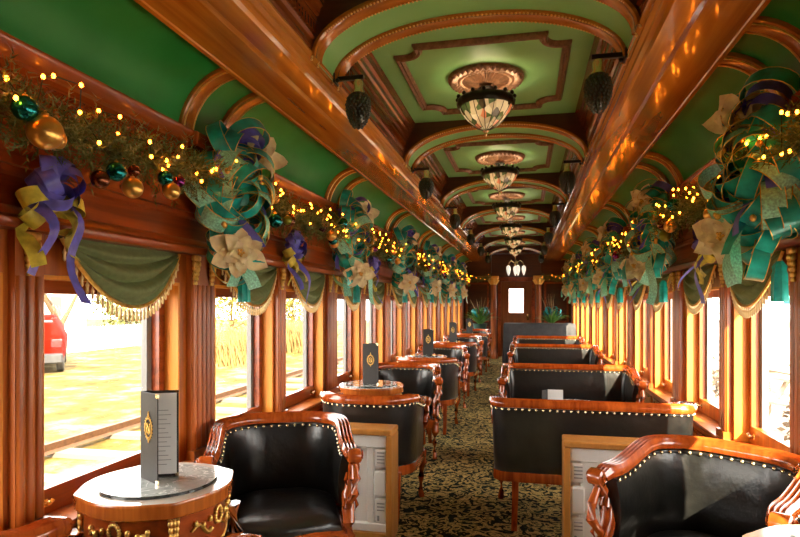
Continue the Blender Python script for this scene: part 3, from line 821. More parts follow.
for s, side in ((-1, 'left'), (1, 'right')):
    for (y0, y1) in opens:
        if y0 < 1.5 or y1 > 15: continue
        if val is None: val = make_valance(.74); t = val
        else: t = copy_tree(val)
        t.location = (s * (W - .001), (y0 + y1) / 2, ZF - .001); t.rotation_euler = (0, 0, 0 if s < 0 else pi)
        t['label'] = '%s green swag valance with gold fringe from the camera on the %s side' % (nth(cnt[s]), side); cnt[s] += 1
# ------------------------------------------------------------------ fir garlands
GX, GZ = W - .145, 2.07
rg = random.Random(3)
def garland_mesh(L, seed):
    r = random.Random(seed); m = MB()
    m.tube([(0, -L / 2 + L * i / 12, .0 - .08 * cos((i / 12 - .5) * pi)) for i in range(13)], .012, 6)
    stem = m; m = MB()
    for i in range(int(L * 330)):
        y = -L / 2 + L * r.random(); a = r.uniform(-pi * .62, pi * .62); c = V((.0, y, -.08 * cos(y / L * pi)))
        d = V((cos(a), r.uniform(-1.1, 1.1), sin(a))).normalized(); ln = r.uniform(.08, .18)
        e = d.cross(V((.3, .2, .9))).normalized(); f = d.cross(e)
        nn = 14
        for j in range(nn):
            b = c + d * ln * (j + .5) / nn; th = j * 2.4 + r.random(); o = (e * cos(th) + f * sin(th)) * .9 + d * .75; o.normalize()
            q = d.cross(o).normalized() * .0034; tl = r.uniform(.022, .036)
            m.add([b - q, b + q, b + o * tl], [[0, 1, 2]])
        q = e * .002; m.add([c - q, c + q, c + d * ln], [[0, 1, 2]])
    return stem, m
protos = []
for i in range(2):
    st, nd = garland_mesh(P, 11 + i)
    root = thing('fir_garland', '', 'garland', group='fir garlands along the cornices')
    st.build('garland_stem', plain('stem_brown', (.06, .035, .015), .8), root); nd.build('fir_needles', FIR, root, smooth=0, recalc=False); protos.append(root)
gi = 0
for s, side in ((-1, 'left'), (1, 'right')):
    for k in range(-1, 6):
        t = protos[gi] if gi < 2 else copy_tree(protos[gi % 2]); gi += 1
        t.location = (s * GX, AY(k) + P / 2, GZ); t.rotation_euler = (0, 0, 0 if s < 0 else pi)
        t['label'] = ('%s dark green fir garland length from the camera along the %s cornice' % (nth(k + 1), side))
# ------------------------------------------------------------------ fairy lights: one string per garland length
def string_lights(seed, n=30):
    r = random.Random(seed); root = thing('fairy_light_string', '', 'fairy lights', group='warm fairy light strings in the garlands')
    pts = [V((.02 + .09 * r.random(), -P / 2 + P * (i + r.uniform(.1, .9)) / n, r.uniform(-.13, .045))) for i in range(n)]
    MB().tube(pts, .0022, 4).build('wire', plain('green_wire', (.01, .03, .012), .6), root)
    base = None
    for p in pts:
        if base is None:
            base = MB().ball((0, 0, 0), .0060, 8, 1.3, 6).build('bulb', BULB, root); base.location = p
        else:
            c = base.copy(); COL.objects.link(c); c.parent = root; c.location = p
    return root
lp = []; gi = 0
for s, side in ((-1, 'left'), (1, 'right')):
    for k in range(-1, 6):
        if gi < 2: t = string_lights(40 + gi, 38); lp.append(t)
        else: t = copy_tree(lp[gi % 2])
        gi += 1
        t.location = (s * (GX - .02), AY(k) + P / 2, GZ + .02); t.rotation_euler = (0, 0, 0 if s < 0 else pi)
        t['label'] = '%s string of warm fairy lights from the camera in the %s garland' % (nth(k + 1), side)
# ------------------------------------------------------------------ ribbons, bows, flowers
def ribbon(m, pts, wdir, w):
    rows = []
    for i, p in enumerate(pts):
        wv = wdir[i] if isinstance(wdir, list) else wdir
        ww = w[i] if isinstance(w, list) else w
        rows.append([p - wv * ww / 2, p + wv * ww / 2])
    m.grid(rows)
def loop(m, c, d, n, L, Hh, w, edge=None):
    d = d.normalized(); n = (n - d * n.dot(d)).normalized(); wv = d.cross(n)
    N = 18; pts = [c + d * L * (1 - cos(2 * pi * i / N)) / 2 * (1 - .12 * sin(pi * i / N)) + n * Hh * 1.15 * sin(2 * pi * i / N) for i in range(N + 1)]
    ws = [w * (.40 + .60 * sin(pi * i / N) ** .55) for i in range(N + 1)]
    ribbon(m, pts, wv, ws)
    if edge is not None:
        for q in (-1, 1): edge.tube([p + wv * q * a / 2 for p, a in zip(pts, ws)], .0018, 4, cap=False)
def tail(m, c, d, L, w, r, drop=1.0):
    d = d.normalized(); pts = []; wv = []
    ph = r.uniform(0, 6)
    for i in range(14):
        f = i / 13
        p = c + d * L * .55 * f + V((.035 * sin(f * 7 + ph) + .03 * f, .03 * sin(f * 5 + ph), -drop * L * f * (.3 + .7 * f)))
        pts.append(p); wv.append(V((.25 * sin(f * 4 + ph), cos(f * 2.2 + ph * .3), .3 * sin(f * 3 + ph))).normalized())
    ribbon(m, pts, wv, w)
def big_bow(seed):
    r = random.Random(seed)
    root = thing('ribbon_bow', '', 'bow', group='large teal and purple ribbon bows')
    EG = MB()
    def pack(nm, mt, n, zc, zr, L, w, yr=.10, tails=0, tl=.3):
        m = MB()
        for i in range(n):
            z = zc + r.uniform(-zr, zr); c = V((.02, r.uniform(-yr, yr) * .4, z)); a = 2 * pi * i / n + r.uniform(-.4, .4)
            d = V((r.uniform(.35, 1.0), cos(a), sin(a) * .9)); n_ = V((.8, -sin(a), cos(a)))
            loop(m, c, d, n_, L * r.uniform(.8, 1.15), L * r.uniform(.30, .42), w, EG if 'purple' not in nm else None)
        for i in range(tails):
            tail(m, V((.05, r.uniform(-yr, yr), zc - .02)), V((r.uniform(.1, .5), r.uniform(-1, 1), -.2)), tl * r.uniform(.7, 1.1), w * .8, r)
        return m.build(nm, mt, root, smooth=80, recalc=False)
    pack('teal_loops', TEAL, 26, .12, .15, .21, .064, tails=1, tl=.34)
    pack('purple_loops', PURP, 12, .12, .15, .18, .052, tails=1, tl=.30)
    pack('mint_loops', MINT, 14, -.04, .10, .22, .074, tails=2, tl=.32)
    pack('teal_lower_loops', TEAL, 14, -.14, .08, .19, .06, tails=0)
    # gilt wired edges of the teal loops are suggested by a few gold picks
    m = MB()
    for i in range(7):
        a = r.uniform(0, 6.3); c = V((.10, .13 * cos(a), .16 * sin(a)))
        m.tube([V((.03, 0, 0)), c * .6 + V((.05, 0, 0)), c + V((.06, 0, .0))], [.003, .003, .001], 4); m.ball(c + V((.06, 0, 0)), .012, 7, 1.2, 5)
    m.build('gold_pick', GOLD, root, smooth=60)
    EG.build('gilt_ribbon_edge', GOLD, root, smooth=60, recalc=False)
    m = MB(); m.lathe([(.010, 0), (.022, -.02), (.02, -.035), (.024, -.05), (.026, -.15), (.001, -.15)], (.05, .07, -.30), 14, lambda a, rr, z: 1 + .12 * cos(a * 7)); m.build('teal_tassel', TEAL, root)
    return root
def small_bow(seed):
    r = random.Random(seed); root = thing('purple_bow', '', 'bow', group='purple ribbon bows between the windows')
    m = MB()
    for i in range(11):
        a = 2 * pi * i / 11 + r.uniform(-.2, .2)
        loop(m, V((.03, 0, 0)), V((r.uniform(.3, 1.1), cos(a), sin(a))), V((.9, -sin(a), cos(a))), r.uniform(.10, .135), .045, .046)
    tail(m, V((.04, .02, -.03)), V((.3, .3, -.6)), .25, .045, r); tail(m, V((.04, -.02, -.03)), V((.4, -.8, -.3)), .28, .042, r, .8)
    m.build('purple_loops', PURP, root, smooth=80, recalc=False)
    m = MB()
    for a in (-.5, .4, 3.5, 2.7): loop(m, V((.015, 0, -.05)), V((.35, cos(a), sin(a) - .5)), V((.9, 0, .4)), .15, .035, .055)
    tail(m, V((.03, .0, -.06)), V((.2, -1, -.4)), .24, .05, r, .7); tail(m, V((.03, .0, -.06)), V((.2, 1, -.4)), .20, .05, r, .7)
    m.build('lime_ribbon', LIME, root, smooth=80, recalc=False)
    m = MB(); m.ball((.055, 0, -.06), .026, 10); m.build('gold_bell', GOLD, root)
    return root
def poinsettia(seed):
    r = random.Random(seed); root = thing('poinsettia', '', 'flower', group='champagne silk poinsettias')
    m = MB()
    for ring, n, L, el in ((0, 6, .140, .30), (1, 5, .105, .7), (2, 4, .065, 1.05)):
        for i in range(n):
            a = 2 * pi * (i + ring * .4) / n + r.uniform(-.15, .15); d = V((0, cos(a), sin(a))); up = V((1, 0, 0)); sd = up.cross(d); rows = []
            LL = L * r.uniform(.85, 1.15); wob = r.uniform(-.25, .25)
            for j in range(7):
                f = j / 6; w = .34 * LL * sin(pi * (f * .93 + .05)) ** .8; p = d * LL * f * cos(el * (1 - f * .6)) + up * (LL * f * sin(el) * (1 - .55 * f) + .012 * ring)
                rows.append([p - sd * w + up * (.014 * sin(f * 9 + i)), p - up * w * .30, p + sd * w + up * (.014 * sin(f * 8 + i * 2) + wob * w)])
            m.grid(rows)
    m.build('petals', CHAMP, root, smooth=80, recalc=False)
    m = MB()
    for i in range(8): a = i * 2.4; m.ball((.045, .012 * sqrt(i) * .5 * cos(a), .012 * sqrt(i) * .5 * sin(a)), .0065, 6, 1, 4)
    m.build('gold_stamens', GOLD, root, smooth=60)
    return root
bows = [big_bow(5), big_bow(9)]; sb = [small_bow(2), small_bow(6)]; po = [poinsettia(1), poinsettia(4)]
used = set()
def place(protos, i, loc, s, label, tilt=0, yaw=0):
    p = protos[i % len(protos)]
    t = p if p.name not in used else copy_tree(p)
    used.add(p.name)
    t.location = loc; t.rotation_euler = (M.Rotation(yaw * -s + (0 if s < 0 else pi), 4, 'Z') @ M.Rotation(tilt, 4, 'X')).to_euler(); t['label'] = label
    return t
bi = pi_ = si = 0
for s, side in ((-1, 'left'), (1, 'right')):
    for k in range(0, 6):
        y = AY(k) + .03
        place(bows, bi, (s * (W - .13), y, 1.93), s, '%s teal and purple ribbon bow from the camera, on the %s garland' % (nth(k), side), 0, -.5).scale = (1.12, 1.18, 1.10); bi += 1
        place(po, pi_, (s * (W - .25), y + (.15 if s < 0 else .0), 2.21), s, 'champagne poinsettia above the %s big bow on the %s garland' % (nth(k), side), .3 * k, -.8); pi_ += 1
        place(po, pi_, (s * (W - .30), y - (.17 if s < 0 else -.04), 1.67 if s < 0 else 1.72), s, 'champagne poinsettia at the foot of the %s big bow, %s side' % (nth(k), side), .5 + .4 * k, -.8); pi_ += 1
        if k < 6:
            yy = AY(k) + MU if k else AY(0) + MU
            place(sb, si, (s * (W - .07), AY(k - 1) + MU + .0, 1.82), s, '%s purple bow with lime ribbon from the camera, %s wall' % (nth(k), side)); si += 1
# ------------------------------------------------------------------ baubles
bp = {}
def bauble(col, rad, loc, label):
    key = col
    if key not in bp:
        root = thing('bauble', '', 'bauble', group=col + ' baubles hung in the garlands')
        MB().ball((0, 0, 0), 1, 20, 1, 14).build('ball', BG[col], root, smooth=80)
        m = MB(); m.lathe([(.001, 1.14), (.20, 1.12), (.22, .95), (.24, .93)], n=14); m.tube([(.07 * cos(a * .5), 0, 1.2 + .09 * sin(a * .5)) for a in range(13)], .02, 5); m.build('gold_cap', GOLD, root)
        bp[key] = root; t = root
    else: t = copy_tree(bp[key])
    t.location = loc; t.scale = (rad, rad, rad); t['label'] = label
bc = {}
def add_bauble(col, rad, s, y, dx, z):
    side = 'left' if s < 0 else 'right'; i = bc.get((col, s), 0); bc[(col, s)] = i + 1
    bauble(col, rad, (s * (GX - .03 - dx), y, z), '%s %s bauble from the camera in the %s garland' % (nth(i), col, side))
hand = [(-1, 'teal', .036, 1.39, .08, 1.985), (-1, 'gold', .050, 1.44, .10, 1.93), (-1, 'gold', .036, 1.515, .06, 1.935), (-1, 'bronze', .031, 1.69, .08, 1.845), (-1, 'teal', .033, 1.755, .09, 1.885), (-1, 'gold', .037, 1.84, .09, 1.845), (-1, 'bronze', .022, 1.875, .07, 1.915),
        (-1, 'teal', .030, 2.05, .08, 1.925), (-1, 'gold', .034, 2.06, .10, 1.875), (-1, 'purple', .024, 2.16, .07, 1.935)]
for s, c, r_, y, dx, z in hand: add_bauble(c, r_, s, y, dx, z)
rb = random.Random(21); seq = ['gold', 'teal', 'gold', 'green', 'bronze', 'purple', 'gold', 'teal']; q = 0
for s in (-1, 1):
    for k in range(0, 6):
        for half in (0, 1):
            base = AY(k) + (.30 if half == 0 else 1.32) if not (s > 0 and k == 0) else AY(k) + (.28 if half == 0 else 1.30)
            for j in range(5):
                add_bauble(seq[q % 8], rb.uniform(.026, .042), s, base + j * .085 + rb.uniform(-.02, .02), rb.uniform(.02, .08), rb.choice((1.93, 1.90, 2.0, 1.96, 2.04)) + rb.uniform(-.02, .02)); q += 1
# ------------------------------------------------------------------ ceiling lamps
def art_glass():
    t = NT('leaded_glass'); setp(t.b, .10, 0, .8)
    vo = t.n('ShaderNodeTexVoronoi', i_Scale=26.0); t.l(t.coord((1, 1, .7)), vo.inputs['Vector'])
    sp = t.n('ShaderNodeSeparateColor'); t.l(vo.outputs['Color'], sp.inputs[0])
    cr = t.ramp(sp.outputs[0], [(0, (.10, .16, .06)), (.22, (.60, .52, .34)), (.5, (.78, .72, .55)), (.74, (.22, .20, .08)), (.84, (.70, .26, .14)), (.92, (.08, .06, .03))], 'CONSTANT')
    t.l(cr, t.b.inputs['Base Color']); tl = t.n('ShaderNodeBsdfTranslucent'); t.l(cr, tl.inputs['Color']); mx = t.n('ShaderNodeMixShader'); mx.inputs[0].default_value = .10; t.l(t.b.outputs[0], mx.inputs[1]); t.l(tl.outputs[0], mx.inputs[2]); t.l(mx.outputs[0], t.out.inputs['Surface'])
    t.bump(vo.outputs['Distance'], .6, .01); return t.mat
ART = art_glass()
def ceiling_lamp():
    root = thing('ceiling_lamp', '', 'ceiling lamp', group='leaded glass bowl lamps under the clerestory')
    m = MB(); m.lathe([(.001, -.03), (.05, -.035), (.035, -.06), (.014, -.075), (.012, -.12), (.022, -.135), (.012, -.15), (.01, -.25), (.001, -.25)], (0, 0, -.031), 16); m.build('stem', BLACKM, root)
    m = MB(); m.lathe([(.155, -.125), (.172, -.13), (.185, -.15), (.180, -.18), (.168, -.19)], (0, 0, 0), 48, lambda a, r, z: 1 + .02 * cos(a * 16))
    for i in range(16): a = 2 * pi * i / 16; m.ball((.180 * cos(a), .180 * sin(a), -.128), .014, 6, 1, 4)
    m.build('scalloped_rim', plain('dark_lead_rim', (.018, .016, .010), .3, .4), root, smooth=60)
    m = MB(); n = 16; rows = []
    for r, z in ((.170, -.185), (.150, -.225), (.115, -.270), (.060, -.315), (.018, -.335)): rows.append([(r * cos(2 * pi * i / n), r * sin(2 * pi * i / n), z) for i in range(n)])
    m.grid(rows, closeu=True); b = m.build('glass_bowl', ART, root, smooth=0)
    m = MB()
    for i in range(n):
        a = 2 * pi * i / n; m.tube([(r * 1.01 * cos(a), r * 1.01 * sin(a), z) for r, z in ((.170, -.185), (.150, -.225), (.115, -.270), (.060, -.315), (.018, -.335))], .0022, 4)
    m.build('lead_came', BLACKM, b)
    m = MB(); m.lathe([(.018, -.332), (.022, -.34), (.01, -.35), (.012, -.362), (.001, -.375)], n=12); m.build('finial', BRASS, root)
    for i in range(3):
        a = 2 * pi * i / 3; o = MB().ball((.075 * cos(a), .075 * sin(a), -.20), .022, 10, 1.3).build('bulb', LAMPB, root)
    return root
LAMPB = emis('lamp_bulb', (1.0, .78, .5), 38)
cl = ceiling_lamp()
for k in range(-1, 6):
    t = cl if k == -1 else copy_tree(cl)
    t.location = (0, AY(k) + P / 2 + .02, ZT)
    t['label'] = ('leaded glass bowl ceiling lamp above the camera, out of the picture' if k < 0 else '%s leaded glass bowl ceiling lamp from the camera' % nth(k))
# pendant with white drop shades at the far end
pd = thing('pendant_chandelier', 'small chandelier with white drop shades hanging before the end door', 'chandelier', (0, 14.3, 2.836))
m = MB(); m.lathe([(.001, 0), (.05, -.002), (.04, -.02), (.008, -.04), (.008, -.42), (.03, -.45), (.025, -.50), (.001, -.52)], n=12)
for i in range(5):
    a = 2 * pi * i / 5; m.tube([(0, 0, -.45), (.12 * cos(a), .12 * sin(a), -.38), (.19 * cos(a), .19 * sin(a), -.44), (.2 * cos(a), .2 * sin(a), -.50)], [.008, .008, .008, .012], 6)
m.build('brass_arms', BRASS, pd)
for i in range(6):
    a = 2 * pi * i / 5; x, y = (.2 * cos(a), .2 * sin(a)) if i < 5 else (0, 0); z = -.50 if i < 5 else -.51
    MB().lathe([(.015, z), (.045, z - .03), (.05, z - .09), (.035, z - .17), (.012, z - .23), (.001, z - .24)], (x, y, 0), 12).build('drop_shade', emis('shade_glass', (.85, .80, .68), .5), pd)
# pine cone lamps along the beams
def cone_lamp():
    root = thing('pinecone_lamp', '', 'lamp', group='pine cone bracket lamps along the beams')
    m = MB(); m.box((.0005 + .006, 0, 0), (.011, .07, .05), None, .003); m.bx(.011, .155, -.011, .011, -.010, .012, .002); m.ball((.02, -.02, -.012), .012, 8); m.build('bracket', BLACKM, root)
    m = MB(); m.lathe([(.001, -.012), (.022, -.014), (.026, -.03), (.024, -.06), (.030, -.068), (.034, -.08), (.001, -.082)], (.125, 0, 0), 14); m.build('socket', BRASS, root)
    m = MB(); prof = [(.030, -.080), (.052, -.105), (.060, -.14), (.056, -.18), (.042, -.22), (.022, -.25), (.002, -.262)]
    m.lathe(prof, (.125, 0, 0), 16); c = m.build('cone_shade', plain('smoked_green_glass', (.012, .022, .020), .15, 0, .6), root)
    m = MB(); rows = 11
    for j in range(rows):
        f = (j + .5) / rows; z = -.085 - f * .17; 
        for (r0, z0), (r1, z1) in zip(prof, prof[1:]):
            if z1 <= z <= z0: rr = r0 + (r1 - r0) * (z - z0) / (z1 - z0)
        n = max(4, int(rr * 2 * pi / .021))
        for i in range(n):
            a = 2 * pi * (i + .5 * (j % 2)) / n; m.ball((.125 + rr * cos(a), rr * sin(a), z), .0085, 6, 1.1, 4)
    m.build('cone_scales', plain('smoked_scales', (.03, .045, .042), .12, .2, .7), c, smooth=60)
    return root
pc = cone_lamp(); first2 = True
for s, side in ((-1, 'left'), (1, 'right')):
    for k in range(0, 6):
        t = pc if first2 else copy_tree(pc); first2 = False
        t.location = (s * .7045, AY(k) + .13, ZFA + .012); t.rotation_euler = (0, 0, 0 if s < 0 else pi)
        t['label'] = '%s dark pine cone lamp from the camera on the %s beam' % (nth(k), side)
# ------------------------------------------------------------------ plants at the far end
def plant(loc, nm, lab, seed, hpot, sc=1.0, ribbons=True):
    r = random.Random(seed); root = thing(nm, lab, 'plant', loc)
    m = MB(); m.lathe([(.001, 0), (.10, 0), (.13, .02), (.17, hpot - .03), (.18, hpot), (.16, hpot), (.15, hpot - .04), (.001, hpot - .05)], n=20); m.build('pot', plain('pot_green', (.03, .07, .06), .3), root)
    m = MB()
    for i in range(110):
        a = r.uniform(0, 6.28); L = r.uniform(.2, .42) * sc; sp = r.uniform(.2, 1.0); rows = []
        for j in range(6):
            f = j / 5; p = V((cos(a) * L * sp * f, sin(a) * L * sp * f, hpot - .05 + L * (f - .55 * f * f * sp * 1.2))); w = .018 * sin(pi * (f * .9 + .08))
            sd = V((-sin(a), cos(a), 0)); rows.append([p - sd * w, p + V((0, 0, -.004)), p + sd * w])
        m.grid(rows)
    m.build('leaves', plain('plant_leaf', (.10, .26, .05), .45, 0, 0, .4, 8), root, smooth=80, recalc=False)
    if ribbons:
        m = MB()
        for i in range(9):
            a = r.uniform(0, 6.28); loop(m, V((0, 0, hpot + .1 + r.random() * .15)), V((cos(a), sin(a), r.uniform(.2, 1))), V((0, .2, 1)), .30, .07, .06)
        m.build('teal_ribbon', plain('bright_teal', (.01, .30, .34), .4), root, smooth=80, recalc=False)
    m = MB()
    for i in range(9): a = r.uniform(0, 6.28); m.tube([(0, 0, hpot), (.1 * cos(a), .1 * sin(a), hpot + .3), (.25 * cos(a), .25 * sin(a), hpot + r.uniform(.5, .75))], [.006, .005, .003], 5)
    m.build('twig', plain('twig_tan', (.35, .24, .12), .6), root)
    return root
plant((-.86, 14.45, .6805), 'potted_plant', 'spiky green plant with teal ribbon on a stand at the left far end', 3, .24, 1.5)
st = thing('plant_stand', 'dark wooden plant stand at the left far end', 'stand', (-.86, 14.45, 0))
m = MB(); m.lathe([(.20, .65), (.21, .665), (.20, .68), (.001, .68)], n=24); m.lathe([(.001, .65), (.20, .65)], n=24); m.build('stand_top', WC, st)
for i in range(4): a = pi / 4 + i * pi / 2; MB().tube([(.15 * cos(a), .15 * sin(a), .65), (.12 * cos(a), .12 * sin(a), .3), (.17 * cos(a), .17 * sin(a), 0)], [.02, .015, .018], 8).build('leg', WC, st)
plant((.86, 14.62, .6805), 'potted_plant', 'bushy green plant with teal ribbon at the right far end behind the draped counter', 8, .26, 1.25)
st2 = copy_tree(st, 'dark wooden plant stand at the right far end behind the draped counter', (.86, 14.62, 0))

# short garland ends over the far partition
for s, side in ((-1, 'left'), (1, 'right')):
    t = copy_tree(protos[0], 'short fir garland over the %s side of the far partition' % side, (s * .98, 14.95, 2.10), -pi / 2); t.scale = (.8, .36, .8)
    t2 = string_lights(70, 7) if s < 0 else copy_tree(t2); t2.location = (s * .98, 14.93, 2.12); t2.rotation_euler = (0, 0, -pi / 2); t2.scale = (.8, .36, .8)
    t2['label'] = 'short fairy light string over the %s side of the far partition' % side
# ------------------------------------------------------------------ outside the windows
GR = -.45
def ground(name, lo, mid, hi):
    t = NT(name); setp(t.b, .95, 0, 0, .1)
    a = t.n('ShaderNodeTexNoise', i_Scale=1.4, i_Detail=9.0, i_Roughness=.7); t.l(t.coord(), a.inputs['Vector'])
    t.l(t.ramp(a.outputs['Fac'], [(.36, lo), (.5, mid), (.64, hi)]), t.b.inputs['Base Color']); return t.mat
DRY = ground('dry_grass', (.055, .033, .005), (.11, .074, .017), (.21, .17, .085))
PALE = ground('pale_paving', (.25, .22, .17), (.33, .30, .25), (.40, .38, .34))
g = MB(); g.bx(-60, -W - .35, -12, 60, GR - .1, GR); tag(g.build('lawn', DRY, smooth=0), None, None, None, 'structure')
g = MB(); g.bx(W + .35, 60, -12, 60, GR - .1, GR); tag(g.build('forecourt', PALE, smooth=0), None, None, None, 'structure')
rl = thing('rail_track', 'rusty rail track running beside the left windows', 'track', (-5.4, 5, GR))
RUST = plain('rust_rail', (.07, .028, .007), .7, 0, 0, .3, 20)
for q in (0, 1.45):
    m = MB(); m.add([(q + x, yy, z) for yy in (-10, 30) for x, z in ((-.06, .06), (.06, .06), (.012, .09), (.034, .18), (-.034, .18), (-.012, .09))], [[i, (i + 1) % 6, 6 + (i + 1) % 6, 6 + i] for i in range(6)] + [[5, 4, 3, 2, 1, 0], [6, 7, 8, 9, 10, 11]])
    m.build('rail', RUST, rl, smooth=0)
m = MB()
for i in range(40): m.bx(-.45, 1.9, -10 + i, -9.75 + i, .0, .06)
m.build('sleepers', plain('sleeper_grey', (.13, .11, .08), .9), rl, smooth=0)['kind'] = 'stuff'
fn = thing('picket_fence', 'white picket fence beyond the dry grass on the left', 'fence', (-16.4, 12, GR))
m = MB()
for i in range(150): y = -9 + i * .15; m.bx(-.012, .012, y, y + .10, .02, .90); m.add([(-.012, y, .9), (.012, y, .9), (.012, y + .1, .9), (-.012, y + .1, .9), (0, y + .05, .97)], [[0, 1, 4], [1, 2, 4], [2, 3, 4], [3, 0, 4]])
m.build('pickets', WHITEW, fn, smooth=0)['kind'] = 'stuff'
m = MB()
for z in (.25, .7): m.bx(.012, .05, -9, 13.5, z, z + .09)
m.build('rails', WHITEW, fn, smooth=0)
# car
car = thing('car', 'red car parked outside the nearest left window', 'car', (-13.75, 14.1, GR), radians(41))
RED = plain('red_paint', (.13, .003, .0005), .8, 0, 0); RED.node_tree.nodes['Principled BSDF'].inputs['Specular IOR Level'].default_value = .03; BLK = plain('black_trim', (.02, .02, .022), .5); CGL = plain('car_glass', (.05, .06, .065), .08, 0, .5)
sec = [(-2.05, [(.80, .42), (.86, .62), (.86, .86), (.80, .92), (.70, .94)]), (-1.98, [(.84, .34), (.90, .60), (.90, .90), (.84, 1.00), (.72, 1.02)]), (-1.85, [(.86, .30), (.92, .60), (.91, .95), (.82, 1.12), (.70, 1.30)]), (-1.5, [(.86, .26), (.93, .60), (.92, .97), (.80, 1.25), (.66, 1.50)]), (-.6, [(.86, .24), (.93, .60), (.92, .97), (.80, 1.30), (.64, 1.56)]), (.3, [(.86, .24), (.93, .60), (.92, .97), (.80, 1.28), (.64, 1.53)]), (1.0, [(.86, .24), (.93, .6), (.92, .95), (.86, .98), (.70, 1.02)]), (1.9, [(.84, .28), (.88, .58), (.86, .80), (.78, .86), (.5, .90)]), (2.1, [(.74, .36), (.80, .55), (.76, .70), (.66, .74), (.4, .76)])]
m = MB(); rows = []
for y, hs in sec: rows.append([(x, y, z) for x, z in hs] + [(-x, y, z) for x, z in reversed(hs)])
m.grid(rows, closeu=True); m.f.append(list(range(10))); m.m.append(0); m.f.append([80 + i for i in range(9, -1, -1)]); m.m.append(0)
m.build('body', RED, car, smooth=45)
m = MB(); m.add([(-.70, -1.935, 1.04), (.70, -1.935, 1.04), (.62, -1.70, 1.42), (-.62, -1.70, 1.42)], [[0, 1, 2, 3]]); m.add([(-.70, -1.915, 1.04), (.70, -1.915, 1.04), (.62, -1.68, 1.42), (-.62, -1.68, 1.42)], [[3, 2, 1, 0]])
m.build('rear_window', CGL, car, smooth=0)
m = MB(); m.bx(-.88, .88, -2.13, -1.95, .28, .55, .04); m.build('bumper', BLK, car, smooth=40)
for q in (-1, 1):
    m = MB(); m.bx(q * .60, q * .86, -2.075, -2.0, .70, .92, .02); m.build('tail_lamp', plain('tail_red', (.5, .01, .01), .15, 0, .6), car)
    for y in (-1.35, 1.3):
        m = MB(); m.lathe([(.001, -.10), (.20, -.10), (.30, -.09), (.33, -.06), (.33, .06), (.30, .09), (.001, .10)], (q * .80, y, .33), 24, None, M.Rotation(pi / 2, 4, 'Y')); m.build('wheel', BLK, car)
MB().bx(-.25, .25, -2.085, -2.03, .66, .80, .004).build('licence_plate', WHITEP, car)
# white house beyond
hs = thing('house', 'white house with dark windows behind the bare tree, left side', 'house', (-33, 24, GR))
m = MB(); m.bx(-4, 4, -5, 10, 0, 5.2); m.add([(4, -5, 5.2), (4, 10, 5.2), (4, 2.5, 8)], [[0, 1, 2]]); m.build('house_wall', WHITEW, hs, smooth=0)
m = MB()
for q in (-1, 1): m.add([(-4.3, 2.5, 8.15), (4.3, 2.5, 8.15), (4.3, 2.5 + q * 8, 5.0), (-4.3, 2.5 + q * 8, 5.0), (-4.3, 2.5, 8.0), (4.3, 2.5, 8.0), (4.3, 2.5 + q * 8, 4.85), (-4.3, 2.5 + q * 8, 4.85)], [[0, 1, 2, 3], [7, 6, 5, 4], [1, 5, 6, 2], [2, 6, 7, 3], [3, 7, 4, 0], [0, 4, 5, 1]])
m.build('roof', plain('grey_roof', (.16, .15, .14), .8), hs, smooth=0)
for y in (-3.2, .2, 3.6, 7.0):
    for z in (1.0, 3.3):
        m = MB(); m.bx(4, 4.04, y, y + .9, z, z + 1.3); f = m.build('window', plain('house_window', (.06, .055, .05), .3), hs, smooth=0)
# trees and bushes
BARK = plain('bark', (.075, .042, .015), .9, 0, 0, .3, 8)
def branch(m, p, d, L, r0, depth, r):
    pts = [p]; q = p.copy(); dd = d.normalized()
    for i in range(4): dd = (dd + V((r.uniform(-.2, .2), r.uniform(-.2, .2), r.uniform(-.05, .18)))).normalized(); q = q + dd * L / 4; pts.append(q.copy())
    m.tube(pts, [r0 * (1 - .14 * i) for i in range(5)], 6, cap=False)
    if depth:
        for i in range(3): branch(m, pts[-1 - (i % 2)], dd + V((r.uniform(-.8, .8), r.uniform(-.8, .8), r.uniform(-.1, .5))), L * .72, r0 * .5, depth - 1, r)
    return pts
tr = thing('bare_tree', 'bare forked tree behind the white fence, left side', 'tree', (-18.2, 20.0, GR)); r = random.Random(12); m = MB()
m.tube([(0, 0, 0), (0, .05, .5), (.05, 0, 1.0)], [.24, .19, .16], 8); branch(m, V((.05, 0, .95)), V((.3, -.9, .9)), 1.7, .12, 3, r); branch(m, V((.05, 0, .95)), V((.2, .7, 1.0)), 1.8, .12, 3, r); branch(m, V((0, 0, .8)), V((0, .1, 1)), 1.9, .10, 3, r)
m.build('trunk', BARK, tr, smooth=60)
LEAFY = plain('yellow_leaves', (.15, .125, .010), .7, 0, 0, .45, 2); LEAFG = plain('olive_leaves', (.085, .095, .014), .7, 0, 0, .45, 2); STRAW = plain('straw_blades', (.16, .10, .025), .8, 0, 0, .35, 3)
